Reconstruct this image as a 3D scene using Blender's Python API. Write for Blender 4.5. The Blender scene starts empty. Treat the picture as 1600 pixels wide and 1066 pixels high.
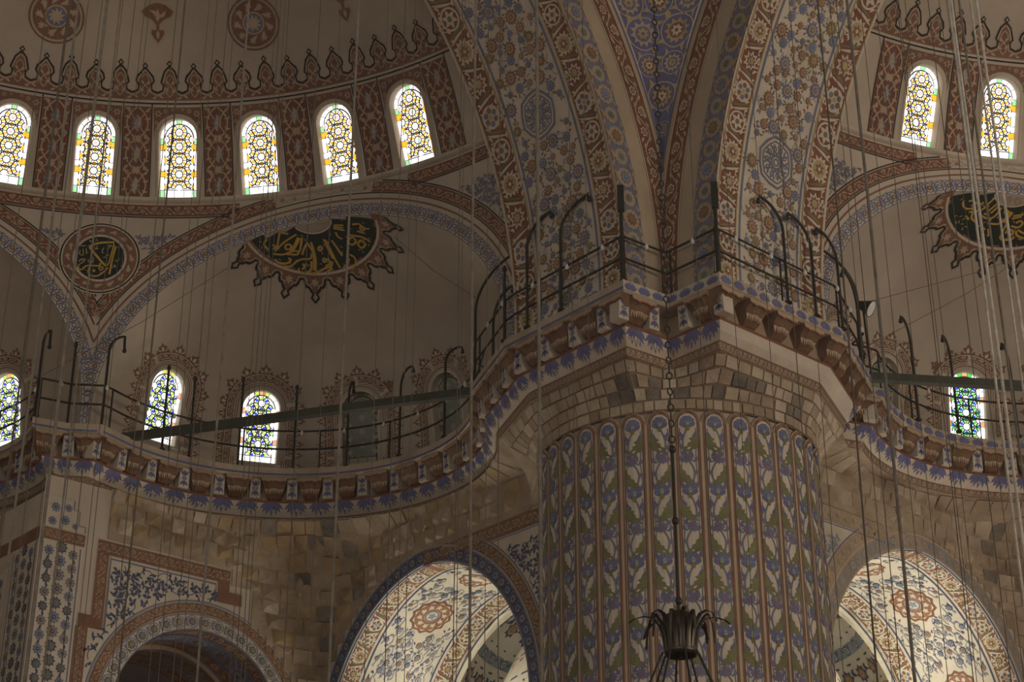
import bpy, math, random
import numpy as np
from math import sin, cos, pi, sqrt, atan2, hypot, radians, degrees, asin
from mathutils import Vector, Matrix
random.seed(7)
scene = bpy.context.scene
COL = scene.collection

# ------------------------------------------------------------------ camera
CAM = Vector((-10.766, -9.054, 1.6)); YAW = radians(48.815); PITCH = radians(25.59); FPX = 2800.0
cd = bpy.data.cameras.new('camera'); cam = bpy.data.objects.new('camera', cd); COL.objects.link(cam)
cd.sensor_width = 36.0; cd.lens = FPX / 1600 * 36; cd.clip_end = 300
cam.location = CAM; cam.rotation_euler = (pi / 2 + PITCH, 0, YAW - pi / 2)
scene.camera = cam

# ------------------------------------------------------------------ world, lights, exposure
world = bpy.data.worlds.new('world'); scene.world = world; world.use_nodes = True
wb = world.node_tree.nodes['Background']; wb.inputs[0].default_value = (0.86, 0.80, 0.70, 1); wb.inputs[1].default_value = 0.175
def area(name, loc, target, sx, sy, power, col):
    l = bpy.data.lights.new(name, 'AREA'); l.shape = 'RECTANGLE'; l.size = sx; l.size_y = sy; l.energy = power; l.color = col
    o = bpy.data.objects.new(name, l); COL.objects.link(o); o.location = loc
    d = Vector(target) - Vector(loc); o.rotation_euler = d.to_track_quat('-Z', 'Y').to_euler()
    return o
# daylight falling in through the window tiers of the hall behind and beside the viewer
area('daylight_right_windows', (13, -23, 9), (14, 13, 15), 12, 7, 1850, (1.0, 0.86, 0.68))
area('daylight_back_windows', (-24, -12, 12), (8, 18, 16), 12, 8, 900, (0.96, 0.92, 0.84))
# daylight of the side aisles beyond the two low arches
area('daylight_aisle_left', (22.5, 14.0, 9.0), (14.5, 22, 13.5), 3.0, 3.0, 260, (1.0, 0.95, 0.82))
area('daylight_aisle_right', (13.5, 22.8, 9.0), (22, 14.5, 13.5), 3.0, 3.0, 210, (1.0, 0.95, 0.82))
area('aisle_vault_fill', (20.5, 20.3, 3.0), (19.8, 20.2, 14), 3.0, 3.0, 420, (1.0, 0.97, 0.88))  # extra lamp added low down, facing up, to brighten the aisle vaults
# sun patch light of the bright semi-dome windows on the right
area('daylight_semidome_right', (26.5, 3.0, 24.0), (14, 8, 18), 2.5, 2.0, 800, (1.0, 0.95, 0.86))
scene.cycles.max_bounces = 6; scene.cycles.diffuse_bounces = 3
vs = scene.view_settings
vs.view_transform = 'Standard'; vs.look = 'None'; vs.gamma = 1; vs.use_curve_mapping = False; vs.exposure = 0.38

# ------------------------------------------------------------------ materials
MATS = {}
def mat(key, col, rough=0.8, var=0.18, scale=1.2, metal=0.0, emit=None, bump=0.0, dirt=None):
    m = bpy.data.materials.new(key); m.use_nodes = True; nt = m.node_tree; b = nt.nodes['Principled BSDF']
    b.inputs['Roughness'].default_value = rough; b.inputs['Metallic'].default_value = metal
    if 'Specular IOR Level' in b.inputs: b.inputs['Specular IOR Level'].default_value = 0.25
    if emit:
        b.inputs['Base Color'].default_value = (*[c * 0.5 for c in col], 1)
        b.inputs['Emission Color'].default_value = (*col, 1); b.inputs['Emission Strength'].default_value = emit
    else:
        tc = nt.nodes.new('ShaderNodeNewGeometry'); n = nt.nodes.new('ShaderNodeTexNoise')
        n.inputs['Scale'].default_value = scale; n.inputs['Detail'].default_value = 5; n.inputs['Roughness'].default_value = 0.65
        nt.links.new(tc.outputs['Position'], n.inputs['Vector'])
        r = nt.nodes.new('ShaderNodeMapRange'); r.inputs[1].default_value = 0.3; r.inputs[2].default_value = 0.7
        nt.links.new(n.outputs[0], r.inputs[0])
        mx = nt.nodes.new('ShaderNodeMix'); mx.data_type = 'RGBA'
        d = dirt or tuple(c * (1 - var * 1.6) for c in col)
        mx.inputs[6].default_value = (*d, 1); mx.inputs[7].default_value = (*[min(1, c * (1 + var * 0.5)) for c in col], 1)
        nt.links.new(r.outputs[0], mx.inputs[0]); nt.links.new(mx.outputs[2], b.inputs['Base Color'])
        if bump:
            n2 = nt.nodes.new('ShaderNodeTexNoise'); n2.inputs['Scale'].default_value = 9; n2.inputs['Detail'].default_value = 4
            nt.links.new(tc.outputs['Position'], n2.inputs['Vector'])
            bp = nt.nodes.new('ShaderNodeBump'); bp.inputs['Strength'].default_value = bump; bp.inputs['Distance'].default_value = 0.05
            nt.links.new(n2.outputs[0], bp.inputs['Height']); nt.links.new(bp.outputs[0], b.inputs['Normal'])
    MATS[key] = m; return m
mat('plaster', (0.60, 0.51, 0.41), 0.9, 0.10, 0.6, bump=0.15)
mat('plaster_wall', (0.56, 0.47, 0.375), 0.9, 0.16, 0.35, bump=0.2)
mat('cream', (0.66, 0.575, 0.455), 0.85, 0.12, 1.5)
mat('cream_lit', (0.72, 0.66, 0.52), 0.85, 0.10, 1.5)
mat('tan', (0.47, 0.35, 0.235), 0.85, 0.15, 1.0)
mat('sand', (0.53, 0.42, 0.30), 0.85, 0.12, 1.0)
mat('red', (0.255, 0.098, 0.060), 0.85, 0.2, 2.0)
mat('redbrown', (0.275, 0.137, 0.088), 0.85, 0.2, 2.0)
mat('rust', (0.36, 0.18, 0.105), 0.85, 0.15, 2.0)
mat('blue', (0.17, 0.175, 0.345), 0.85, 0.18, 2.0)
mat('slate', (0.20, 0.205, 0.285), 0.85, 0.18, 2.0)
mat('navy', (0.085, 0.10, 0.19), 0.85, 0.2, 2.0)
mat('violet', (0.25, 0.17, 0.31), 0.85, 0.2, 2.0)
mat('green', (0.225, 0.215, 0.105), 0.85, 0.2, 2.0)
mat('teal', (0.23, 0.30, 0.28), 0.85, 0.2, 2.0)
mat('gold', (0.50, 0.375, 0.19), 0.7, 0.15, 2.0)
mat('brightgold', (0.66, 0.42, 0.07), 0.55, 0.15, 2.0)
mat('black', (0.022, 0.022, 0.020), 0.8, 0.2, 2.0)
mat('blackgreen', (0.018, 0.026, 0.020), 0.7, 0.2, 3.0)
mat('greyblue', (0.30, 0.335, 0.385), 0.85, 0.15, 2.0)
mat('stone', (0.475, 0.375, 0.265), 0.9, 0.26, 0.9, bump=0.5, dirt=(0.26, 0.195, 0.13))
mat('stone_pale', (0.57, 0.475, 0.355), 0.9, 0.22, 1.0, bump=0.5, dirt=(0.37, 0.29, 0.205))
mat('stone_ochre', (0.47, 0.345, 0.185), 0.9, 0.26, 0.9, bump=0.5, dirt=(0.27, 0.19, 0.11))
mat('stone_stained', (0.27, 0.225, 0.175), 0.9, 0.4, 1.6, bump=0.5, dirt=(0.11, 0.095, 0.08))
mat('console_brown', (0.235, 0.135, 0.08), 0.85, 0.25, 3.0)
mat('joint', (0.27, 0.205, 0.145), 0.95, 0.2, 2.0)
mat('iron', (0.045, 0.042, 0.038), 0.5, 0.2, 4.0, metal=0.6)
mat('iron_green', (0.075, 0.08, 0.065), 0.55, 0.2, 3.0, metal=0.4)
mat('steel', (0.33, 0.34, 0.33), 0.3, 0.1, 3.0, metal=0.9)
mat('bronze', (0.10, 0.085, 0.065), 0.42, 0.25, 5.0, metal=0.7)
mat('rope', (0.225, 0.19, 0.15), 0.9, 0.25, 14.0)
mat('rope_pale_lit', (0.66, 0.60, 0.50), 0.85, 0.25, 14.0)  # pale rope, with the window light on it put into the colour
mat('wire', (0.13, 0.105, 0.08), 0.8, 0.2, 6.0)
mat('carpet', (0.30, 0.10, 0.07), 0.95, 0.3, 0.8)
mat('lead', (0.05, 0.042, 0.038), 0.7, 0.1, 3.0)
mat('glass_bulb', (0.75, 0.75, 0.72), 0.08, 0.05, 3.0)
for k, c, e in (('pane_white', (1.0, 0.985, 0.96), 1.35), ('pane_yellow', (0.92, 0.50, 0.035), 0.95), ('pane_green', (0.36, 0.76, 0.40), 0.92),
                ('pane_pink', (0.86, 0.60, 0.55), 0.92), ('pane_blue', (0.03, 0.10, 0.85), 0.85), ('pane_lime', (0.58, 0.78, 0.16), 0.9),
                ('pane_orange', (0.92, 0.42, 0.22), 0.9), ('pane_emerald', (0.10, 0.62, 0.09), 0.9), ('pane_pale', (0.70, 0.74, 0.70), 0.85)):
    mat(k, c, 0.2, emit=e)  # daylight behind the panes put in as a glow of the glass
# duller copies of the stained glass, lack of daylight put into the colour
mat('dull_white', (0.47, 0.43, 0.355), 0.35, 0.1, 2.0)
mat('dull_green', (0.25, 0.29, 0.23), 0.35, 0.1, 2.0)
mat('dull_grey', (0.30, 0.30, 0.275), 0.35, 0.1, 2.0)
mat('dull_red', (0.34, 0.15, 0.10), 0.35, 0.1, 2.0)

# ------------------------------------------------------------------ objects
ORI = {}
def tag(o, label=None, cat=None, group=None, kind=None):
    if label: o['label'] = label
    if cat: o['category'] = cat
    if group: o['group'] = group
    if kind: o['kind'] = kind
    return o
def link(o, parent, world_loc):
    COL.objects.link(o); ORI[o.name] = Vector(world_loc)
    if parent is not None:
        o.parent = parent; o.location = Vector(world_loc) - ORI[parent.name]
    else:
        o.location = world_loc
    return o
def empty(name, loc, **kw):
    o = bpy.data.objects.new(name, None); o.empty_display_size = 0.2
    link(o, None, loc); tag(o, **kw); return o
class MB:
    """collects vertices and faces, builds one mesh object"""
    def __init__(s): s.v = []; s.f = []; s.m = []; s.mats = []; s.sm = []
    def mi(s, key):
        if key not in s.mats: s.mats.append(key)
        return s.mats.index(key)
    def face(s, pts, key, smooth=False):
        i = len(s.v); s.v.extend([tuple(p) for p in pts]); s.f.append(tuple(range(i, i + len(pts)))); s.m.append(s.mi(key)); s.sm.append(smooth)
    def grid(s, rows, key, smooth=True, closed=False):
        i0 = len(s.v); n = len(rows[0]); k = s.mi(key)
        for r in rows: s.v.extend([tuple(p) for p in r])
        for a in range(len(rows) - 1):
            for b in range(n - (0 if closed else 1)):
                c = (b + 1) % n
                s.f.append((i0 + a * n + b, i0 + a * n + c, i0 + (a + 1) * n + c, i0 + (a + 1) * n + b)); s.m.append(k); s.sm.append(smooth)
    def box(s, c, sx, sy, sz, key, rot=0.0):
        cx, cy, cz = c; q = []
        for dz in (0, sz):
            for dx, dy in ((-.5, -.5), (.5, -.5), (.5, .5), (-.5, .5)):
                x, y = dx * sx, dy * sy; q.append((cx + x * cos(rot) - y * sin(rot), cy + x * sin(rot) + y * cos(rot), cz + dz))
        s.hexa(q, key)
    def hexa(s, q, key):
        i = len(s.v); s.v.extend([tuple(p) for p in q]); k = s.mi(key)
        for f in ((0, 3, 2, 1), (4, 5, 6, 7), (0, 1, 5, 4), (1, 2, 6, 5), (2, 3, 7, 6), (3, 0, 4, 7)):
            s.f.append(tuple(i + a for a in f)); s.m.append(k); s.sm.append(False)
    def tube(s, pts, r, key, n=6, cap=True):
        pts = [Vector(p) for p in pts]; rows = []
        rr = r if isinstance(r, (list, tuple)) else [r] * len(pts)
        up = None
        for i, p in enumerate(pts):
            t = (pts[min(i + 1, len(pts) - 1)] - pts[max(i - 1, 0)]).normalized()
            if up is None: up = t.orthogonal().normalized()
            up = (up - t * up.dot(t)); up = up.normalized() if up.length > 1e-6 else t.orthogonal().normalized()
            w = t.cross(up)
            rows.append([p + (up * cos(2 * pi * k / n) + w * sin(2 * pi * k / n)) * rr[i] for k in range(n)])
        s.grid(rows, key, True, True)
        if cap:
            s.face(rows[0][::-1], key); s.face(rows[-1], key)
    def lathe(s, prof, c, key, n=16, smooth=True):
        s.grid([[(c[0] + r * cos(2 * pi * k / n), c[1] + r * sin(2 * pi * k / n), c[2] + z) for k in range(n)] for r, z in prof], key, smooth, True)
    def mesh(s, name, origin=(0, 0, 0)):
        me = bpy.data.meshes.new(name)
        o = Vector(origin)
        me.from_pydata([(p[0] - o.x, p[1] - o.y, p[2] - o.z) for p in s.v], [], s.f)
        for k in s.mats: me.materials.append(MATS[k])
        me.polygons.foreach_set('material_index', s.m); me.polygons.foreach_set('use_smooth', s.sm); me.update()
        return me
    def build(s, name, parent=None, **kw):
        a = np.array(s.v); o = (float((a[:, 0].min() + a[:, 0].max()) / 2), float((a[:, 1].min() + a[:, 1].max()) / 2), float(a[:, 2].min()))
        ob = bpy.data.objects.new(name, s.mesh(name, o)); link(ob, parent, o); tag(ob, **kw); return ob
def inst(me, name, parent, loc, rotz=0.0, **kw):
    ob = bpy.data.objects.new(name, me); link(ob, parent, loc); ob.rotation_euler = (0, 0, rotz); tag(ob, **kw); return ob

# the hall is (nearly) symmetric about the diagonal through the pier: the right side is the left side with x and y exchanged
DX, DY = -0.45, 0.20
def idL(p): return p
def idR(p): return (p[1] + DX, p[0] + DY, p[2])

# ------------------------------------------------------------------ painted ornament: flat shapes in (u, v) metres laid on a surface
def half_clip(pts, ax, lim, sg):
    out = []; n = len(pts)
    for i in range(n):
        a, b = pts[i], pts[(i + 1) % n]; da, db = (a[ax] - lim) * sg, (b[ax] - lim) * sg
        if da >= 0: out.append(a)
        if (da > 0 and db < 0) or (da < 0 and db > 0):
            t = da / (da - db); out.append((a[0] + (b[0] - a[0]) * t, a[1] + (b[1] - a[1]) * t))
    return out
def split_cells(pts, cell):
    """cut a wide shape into cells so that it follows a curved surface"""
    todo = [pts]
    for ax in (0, 1):
        nxt = []
        for q in todo:
            lo, hi = min(p[ax] for p in q), max(p[ax] for p in q); n = int(math.ceil((hi - lo) / cell[ax] - 0.2))
            if n <= 1: nxt.append(q); continue
            for i in range(n):
                a, b = lo + (hi - lo) * i / n, lo + (hi - lo) * (i + 1) / n; r = half_clip(half_clip(q, ax, a, 1), ax, b, -1)
                if len(r) >= 3: nxt.append(r)
        todo = nxt
    return todo
class Paint:
    def __init__(s): s.p = []
    def poly(s, pts, col, lay=1): s.p.append((pts, col, lay))
    def disc(s, x, y, r, col, lay=1, n=12, sy=1.0): s.poly([(x + r * cos(2 * pi * k / n), y + r * sy * sin(2 * pi * k / n)) for k in range(n)], col, lay)
    def ring(s, x, y, r0, r1, col, lay=1, n=24, a0=0.0, a1=2 * pi, sy=1.0):
        for k in range(n):
            a, b = a0 + (a1 - a0) * k / n, a0 + (a1 - a0) * (k + 1) / n
            s.poly([(x + r0 * cos(a), y + r0 * sy * sin(a)), (x + r1 * cos(a), y + r1 * sy * sin(a)), (x + r1 * cos(b), y + r1 * sy * sin(b)), (x + r0 * cos(b), y + r0 * sy * sin(b))], col, lay)
    def stroke(s, pts, w, col, lay=1, closed=False):
        n = len(pts); L = []; R = []
        for i in range(n):
            if closed: a, b = pts[i - 1], pts[(i + 1) % n]
            else: a, b = pts[max(i - 1, 0)], pts[min(i + 1, n - 1)]
            dx, dy = b[0] - a[0], b[1] - a[1]; l = hypot(dx, dy) or 1
            ww = w[i] if isinstance(w, (list, tuple)) else w
            nx, ny = -dy / l * ww / 2, dx / l * ww / 2
            L.append((pts[i][0] + nx, pts[i][1] + ny)); R.append((pts[i][0] - nx, pts[i][1] - ny))
        for i in range(n if closed else n - 1):
            j = (i + 1) % n; s.poly([R[i], R[j], L[j], L[i]], col, lay)
    def strip(s, u0, u1, v0, v1, col, lay=0, step=0.5):
        n = max(1, int(math.ceil((u1 - u0) / step))); m = max(1, int(math.ceil((v1 - v0) / max(step, 0.6))))
        for i in range(n):
            a, b = u0 + (u1 - u0) * i / n, u0 + (u1 - u0) * (i + 1) / n
            for j in range(m):
                c, d = v0 + (v1 - v0) * j / m, v0 + (v1 - v0) * (j + 1) / m
                s.poly([(a, c), (b, c), (b, d), (a, d)], col, lay)
    def leaf(s, x, y, L, w, ang, col, lay=1, bend=0.25, n=5, serr=0.0):
        top = []; bot = []
        for i in range(n + 1):
            t = i / n; c = bend * L * sin(pi * t) * 0.5; h = w / 2 * sin(pi * t ** 0.8) + 0.002
            jj = serr * h if i % 2 else 0.0
            top.append((L * t, c + h - jj)); bot.append((L * t, c - h + jj))
        ca, sa = cos(ang), sin(ang)
        s.poly([(x + a * ca - b * sa, y + a * sa + b * ca) for a, b in bot + top[::-1]], col, lay)
    def star(s, x, y, r, n, col, lay=1, inner=0.68, ph=0.0, sy=1.0):
        pts = []
        for k in range(2 * n):
            a = ph + pi * k / n; q = r if k % 2 == 0 else r * inner
            pts.append((x + q * cos(a), y + q * sy * sin(a)))
        s.poly(pts, col, lay)
    def flower(s, x, y, r, cols, lay=2, n=9, ph=0.0, sy=1.0):
        s.star(x, y, r, n, cols[0], lay, 0.70, ph, sy); s.disc(x, y, r * 0.60, cols[1], lay + 1, 10, sy)
        s.star(x, y, r * 0.48, 7, cols[2], lay + 2, 0.6, ph, sy); s.disc(x, y, r * 0.16, cols[1], lay + 3, 6, sy)
    def merge(s, o, f):
        for pts, c, l in o.p: s.p.append(([f(u, v) for u, v in pts], c, l))
    def build(s, name, surf, parent, lift=0.005, clip=None, cell=(0.3, 0.3), **kw):
        mb = MB()
        for k_, (pts, c, l) in enumerate(s.p):
            if clip and not clip(sum(q[0] for q in pts) / len(pts), sum(q[1] for q in pts) / len(pts)): continue
            for q in split_cells(pts, cell): mb.face([surf(u, v, 0.006 + lift * l + (k_ % 41) * 1e-4) for u, v in q], c)
        kw.setdefault('kind', 'stuff')
        return mb.build(name, parent, **kw)

def scroll_band(p, L, W, line='cream', flo=('cream', 'red', 'cream'), lam=2.4, u0=0.0, v0=0.0, lay=1, leafcol=None, wid=0.07):
    """wavy stem with a rosette in each bow and leaves"""
    lam *= W; n = max(1, round(L / lam)); lam = L / n; leafcol = leafcol or line
    A = 0.30 * W; pts = []
    for i in range(n * 12 + 1):
        u = L * i / (n * 12); pts.append((u0 + u, v0 + W / 2 + A * sin(2 * pi * u / lam)))
    p.stroke(pts, wid * W, line, lay)
    for i in range(2 * n):
        u = u0 + lam * (i + 0.5) / 2; sg = 1 if i % 2 == 0 else -1
        y = v0 + W / 2 - sg * 0.10 * W
        p.flower(u, y, 0.27 * W, flo, lay + 1, 7)
        for da in (-1, 1):
            p.leaf(u + da * 0.30 * W, v0 + W / 2 - sg * 0.20 * W, 0.34 * W, 0.14 * W, pi / 2 * -sg + da * 0.9, leafcol, lay, 0.3)
            p.leaf(u + da * 0.22 * W, v0 + W / 2 + sg * 0.34 * W, 0.30 * W, 0.12 * W, (0 if da > 0 else pi) - sg * da * 0.5, leafcol, lay, 0.3)
def saz_band(p, L, W, u0=0.0, v0=0.0, lay=1, cols=('cream', 'gold', 'redbrown'), big=1.15):
    """rosettes, palmettes and long serrated leaves packed into a band"""
    step = big * W; n = max(1, round(L / step)); step = L / n
    for i in range(n):
        u = u0 + step * (i + 0.5); vm = v0 + W / 2; k = i % 4
        if k == 0:
            p.star(u, vm, 0.44 * W, 13, cols[0], lay, 0.74); p.disc(u, vm, 0.29 * W, cols[1], lay + 1, 10); p.star(u, vm, 0.22 * W, 6, cols[2], lay + 2, 0.5); p.disc(u, vm, .07 * W, 'cream', lay + 3, 6)
        elif k == 1:
            p.ring(u, vm, 0.33 * W, 0.40 * W, cols[0], lay, 14)
            for q in range(6): p.leaf(u, vm, 0.32 * W, 0.15 * W, q * pi / 3, cols[0], lay, 0.1)
            p.disc(u, vm, 0.10 * W, 'green', lay + 1, 7)
        elif k == 2:
            p.disc(u, vm, 0.40 * W, cols[0], lay, 14)
            for q in range(6): p.disc(u + .22 * W * cos(q * pi / 3), vm + .22 * W * sin(q * pi / 3), .10 * W, 'slate' if q % 2 else cols[2], lay + 1, 7)
            p.disc(u, vm, 0.09 * W, 'gold', lay + 1, 7)
        else:
            p.star(u, vm, 0.38 * W, 9, cols[0], lay, 0.62); p.star(u, vm, 0.26 * W, 9, cols[2], lay + 1, 0.62); p.disc(u, vm, .14 * W, cols[1], lay + 2, 8)
        uu = u + step / 2; sg = 1 if i % 2 else -1
        for d in (-0.05, 0.09):
            q = [(uu + (t - 0.5) * 0.30 * W + d * W, vm + sg * (t - 0.5) * 0.86 * W + 0.10 * W * sin(pi * t)) for t in [j / 6 for j in range(7)]]
            p.stroke(q, [0.02 * W + 0.075 * W * sin(pi * j / 6) for j in range(7)], cols[0] if d < 0 else 'green', lay)
        for e in (-1, 1):
            for q in (.55, 1.0, 1.45, 1.9): p.leaf(u + .47 * W * cos(q) * e, vm + .47 * W * sin(q) * (1 if k % 2 else -1), .15 * W, .06 * W, q * 2 + e, cols[0], lay, .4, 4)
            for du in (-.30, .0, .30):
                p.leaf(uu + du * W, vm + e * 0.40 * W, 0.24 * W, 0.085 * W, e * (0.6 + du) + (pi if e > 0 else 0), cols[0], lay, 0.4, 4)
def arabesque(p, inside, box, col='navy', dens=0.42, lay=1, seed=1, bg=None):
    """spiralling stems with split leaves filling a region"""
    rnd = random.Random(seed); x0, x1, y0, y1 = box; s = dens
    nx, ny = max(1, int((x1 - x0) / s)), max(1, int((y1 - y0) / s))
    for i in range(nx + 1):
        for j in range(ny + 1):
            cx, cy = x0 + s * (i + 0.5 * (j % 2)), y0 + s * j * 0.9; sg = 1 if (i + j) % 2 else -1
            a0 = rnd.random() * 6.28; pts = []
            for k in range(13):
                t = k / 12; a = a0 + sg * t * 4.6; r = s * (0.62 - 0.45 * t); q = (cx + r * cos(a), cy + r * sin(a))
                if inside(*q): pts.append(q)
                else:
                    if len(pts) > 2: p.stroke(pts, s * 0.05, col, lay)
                    pts = []
            if len(pts) > 2: p.stroke(pts, s * 0.05, col, lay)
            for k in range(7):
                t = k / 6; a = a0 + sg * t * 4.6; r = s * (0.62 - 0.45 * t); q = (cx + r * cos(a), cy + r * sin(a))
                if inside(*q) and inside(q[0] + .22 * s * cos(a), q[1] + .22 * s * sin(a)):
                    p.leaf(q[0], q[1], s * 0.34, s * 0.17, a + sg * 0.9, col, lay, 0.5 * sg); p.leaf(q[0], q[1], s * 0.24, s * 0.11, a + pi + sg * 0.5, col, lay, -0.5 * sg)
            if inside(cx, cy): p.star(cx, cy, s * 0.15, 6, col, lay, 0.55)
# ================================================================== great arches, pendentive
RA, Z0 = 10.49, 17.3
FR = ('cream', 'rust', 'gold')
def make_great_arch(M, side, med):
    def GA(u, v, off=0.0):
        if u < 0: return M((RA - off, 12 + v, Z0 + u))
        a = u / RA; return M(((RA - off) * cos(a), 12 + v, Z0 + (RA - off) * sin(a)))
    def FF(u, v, off=0.0):
        if u < 0: return M((RA + v, 12 - off, Z0 + u))
        a = u / RA; r = RA + v; return M((r * cos(a), 12 - off, Z0 + r * sin(a)))
    mb = MB(); us = [-0.31] + [RA * pi * i / 96 for i in range(97)]
    mb.grid([[GA(u, v) for v in (0, 1.05, 2.1, 3.16)] for u in us], 'cream', True)
    mb.grid([[FF(u, v) for v in (0, 0.5, 1.0, 1.56)] for u in us], 'sand', False)
    mb.grid([[M(q) for q in ((RA, 15.16, Z0 - .31), (RA + 1.2, 15.16, Z0 - .31))]] + [[GA(u, 3.16), GA(u, 3.16, -1.2)] for u in us[1:]], 'plaster', False)
    arch = mb.build('wall_great_arch_' + side, label='great arch on the %s of the fluted pier, soffit painted with flowers' % side, cat='arch', kind='structure')
    L = 11.6
    p = Paint()
    for v0, v1 in ((0.05, 0.60), (2.45, 3.10)):
        p.strip(-0.3, L, v0, v1, 'red', 0, 0.35); q = Paint(); saz_band(q, L + 0.3, v1 - v0, -0.3, v0, 1); p.p += q.p
        p.strip(-.3, L, v0 + .0, v0 + .03, 'gold', 1, .35); p.strip(-.3, L, v1 - .03, v1, 'gold', 1, .35)
    p.build('painted_border', GA, arch)
    p = Paint()
    for v in (0.66, 2.33):
        p.strip(-0.3, L, v, v + 0.055, 'slate', 0, 0.35)
    rnd = random.Random(3 if side == 'left' else 4)
    u = -0.2; row = 0
    mu, mv, mr = med
    def free(a, b): return all(hypot((a - U) / 1.05, b - mv) > mr + 0.10 for U in (mu, mu + 5.4))
    while u < L - .2:
        for c in range(6):
            v = 0.88 + c * 0.30 + (0.15 if row % 2 else 0) + rnd.uniform(-.04, .04); uu = u + rnd.uniform(-.05, .05)
            if v > 2.26 or not free(uu, v): continue
            k = rnd.random()
            if (row + 2 * c) % 5 == 0: r = 0.17; n = 12
            elif (row + c) % 2: r = 0.125; n = 10
            else: r = 0.085; n = 8
            cols = (('blue', 'gold', 'slate') if r > .14 else ('slate', 'greyblue', 'blue')) if k < .5 else (('redbrown', 'tan', 'rust') if k < .88 else ('green', 'rust', 'gold'))
            p.flower(uu, v, r, cols, 1, n, rnd.random() * 3, 1.0)
            for q in range(3):
                a = rnd.random() * 6.28; p.leaf(uu + r * cos(a), v + r * sin(a), rnd.uniform(.07, .12), .04, a + rnd.uniform(-.5, .5), rnd.choice(['slate', 'redbrown', 'green', 'redbrown', 'blue']), 0, .4, 4)
            a = rnd.random() * 6.28; p.stroke([(uu + r * cos(a), v + r * sin(a)), (uu + .17 * cos(a + .2), v + .17 * sin(a + .2)), (uu + .22 * cos(a + .6), v + .22 * sin(a + .6))], .012, 'slate', 0)
        u += 0.275; row += 1
    for U in (mu, mu + 5.4):
        for rr, w, c in ((mr, .05, 'slate'), (mr - .09, .03, 'slate')):
            p.stroke([(U + rr * 1.05 * cos(pi / 12 + 2 * pi * k / 12) * (1.04 if k % 2 else .97), mv + rr * sin(pi / 12 + 2 * pi * k / 12) * (1.04 if k % 2 else .97)) for k in range(12)], w, c, 1, True)
        for k in range(10):
            a = 2 * pi * k / 10; b = a + 2.2
            p.stroke([(U + (mr - .12) * cos(a), mv + (mr - .12) * sin(a)), (U + .16 * cos(a + .6), mv + .16 * sin(a + .6)), (U + .14 * cos(b - .5), mv + .14 * sin(b - .5)), (U + (mr - .12) * cos(b), mv + (mr - .12) * sin(b))], .035, 'slate', 1)
            p.ring(U + .27 * cos(a + .3), mv + .27 * sin(a + .3), .035, .06, 'slate', 1, 8)
        p.ring(U, mv, .05, .085, 'slate', 1, 10)
    p.build('painted_flowers', GA, arch)
    # archivolt facing the central dome
    p = Paint(); W = 0.48
    p.strip(-.3, L + 2, 0.0, 0.03, 'redbrown', 1, .35); p.strip(-.3, L + 2, .03, 0.50, 'tan', 0, .35)
    n = 32; st = (L + 2.2) / n
    p.strip(-.3, L + 2, .05, 0.49, 'slate', 1, .35)
    for i in range(n):
        u = -0.3 + st * (i + .5); m = 0.27
        p.star(u, m, .215 if i % 2 else .18, 12, 'tan', 2, .86)
        p.flower(u, m, 0.15 if i % 2 else .11, (('slate', 'greyblue', 'blue') if i % 4 == 1 else ('redbrown', 'green', 'rust')) if i % 2 else ('teal', 'green', 'slate'), 3, 9, 0, 1)
        for d in (-1, 1): p.leaf(u + .06 * d, m + .19 * d, .2, .07, .5 * d, 'tan', 2, .4); p.leaf(u - .1, m + .2 * d, .16, .05, pi - .4 * d, 'tan', 2, .4)
    p.strip(-.3, L + 2, .50, .53, 'slate', 1, .35)
    p.strip(-.3, L + 2, .95, 1.40, 'red', 0, .35); scroll_band(p, L + 2, .40, 'sand', ('cream', 'redbrown', 'gold'), 2.0, -.3, .975, 1)
    p.strip(-.3, L + 2, .93, .955, 'cream', 1, .35); p.strip(-.3, L + 2, 1.395, 1.42, 'cream', 1, .35); p.strip(-.3, L + 2, 1.52, 1.56, 'blue', 1, .35)
    p.build('painted_archivolt', FF, arch)
    return GA, FF
GA_L, FF_L = make_great_arch(idL, 'left', (4.06, 1.55, 0.46))
GA_R, FF_R = make_great_arch(idR, 'right', (2.74, 1.55, 0.48))

def PEN(a, t, off=0.0):
    u = a * RA; P = Vector(FF_L(u, 1.56)); Q = Vector(FF_R(u, 1.56))
    ra, rb = hypot(P.x, P.y), hypot(Q.x, Q.y); ta, tb = atan2(P.y, P.x), atan2(Q.y, Q.x)
    th = tb + (ta - tb) * t; r = rb + (ra - rb) * t - off
    return (r * cos(th), r * sin(th), P.z * t + Q.z * (1 - t))
mb = MB(); a0p = 0.20
mb.grid([[PEN(a0p + (1.45 - a0p) * i / 40, j / 10) for j in range(11)] for i in range(41)], 'blue', True)
pend = mb.build('ceiling_pendentive', label='blue painted pendentive between the two great arches', cat='pendentive', kind='structure')
p = Paint()   # u = angle * RA, v = 0..1 across
for i in range(16):
    a = a0p + .10 + i * 0.058; w = (Vector(PEN(a, 0)) - Vector(PEN(a, 1))).length
    nn = 2 if w > .75 else 1
    if w > 2.6: nn = 4
    elif w > 1.8: nn = 3
    for j in range(nn):
        t = (j + .5) / nn; r = min(.30, w / nn * .40)
        q = Paint(); cc = ('gold', 'redbrown', 'cream') if (i + j) % 2 else ('sand', 'slate', 'gold')
        q.ring(0, 0, r * 1.12, r * 1.22, 'sand', 1, 16); q.flower(0, 0, r * .95, cc, 1, 11)
        for k in range(4): q.leaf(r * 1.2 * cos(k * pi / 2 + .8), r * 1.2 * sin(k * pi / 2 + .8), r * .7, r * .28, k * pi / 2 + 1.6, 'gold', 1, .5)
        p.merge(q, lambda x, y, a=a, t=t, w=w: (a + y / RA, t + x / w))
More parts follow.
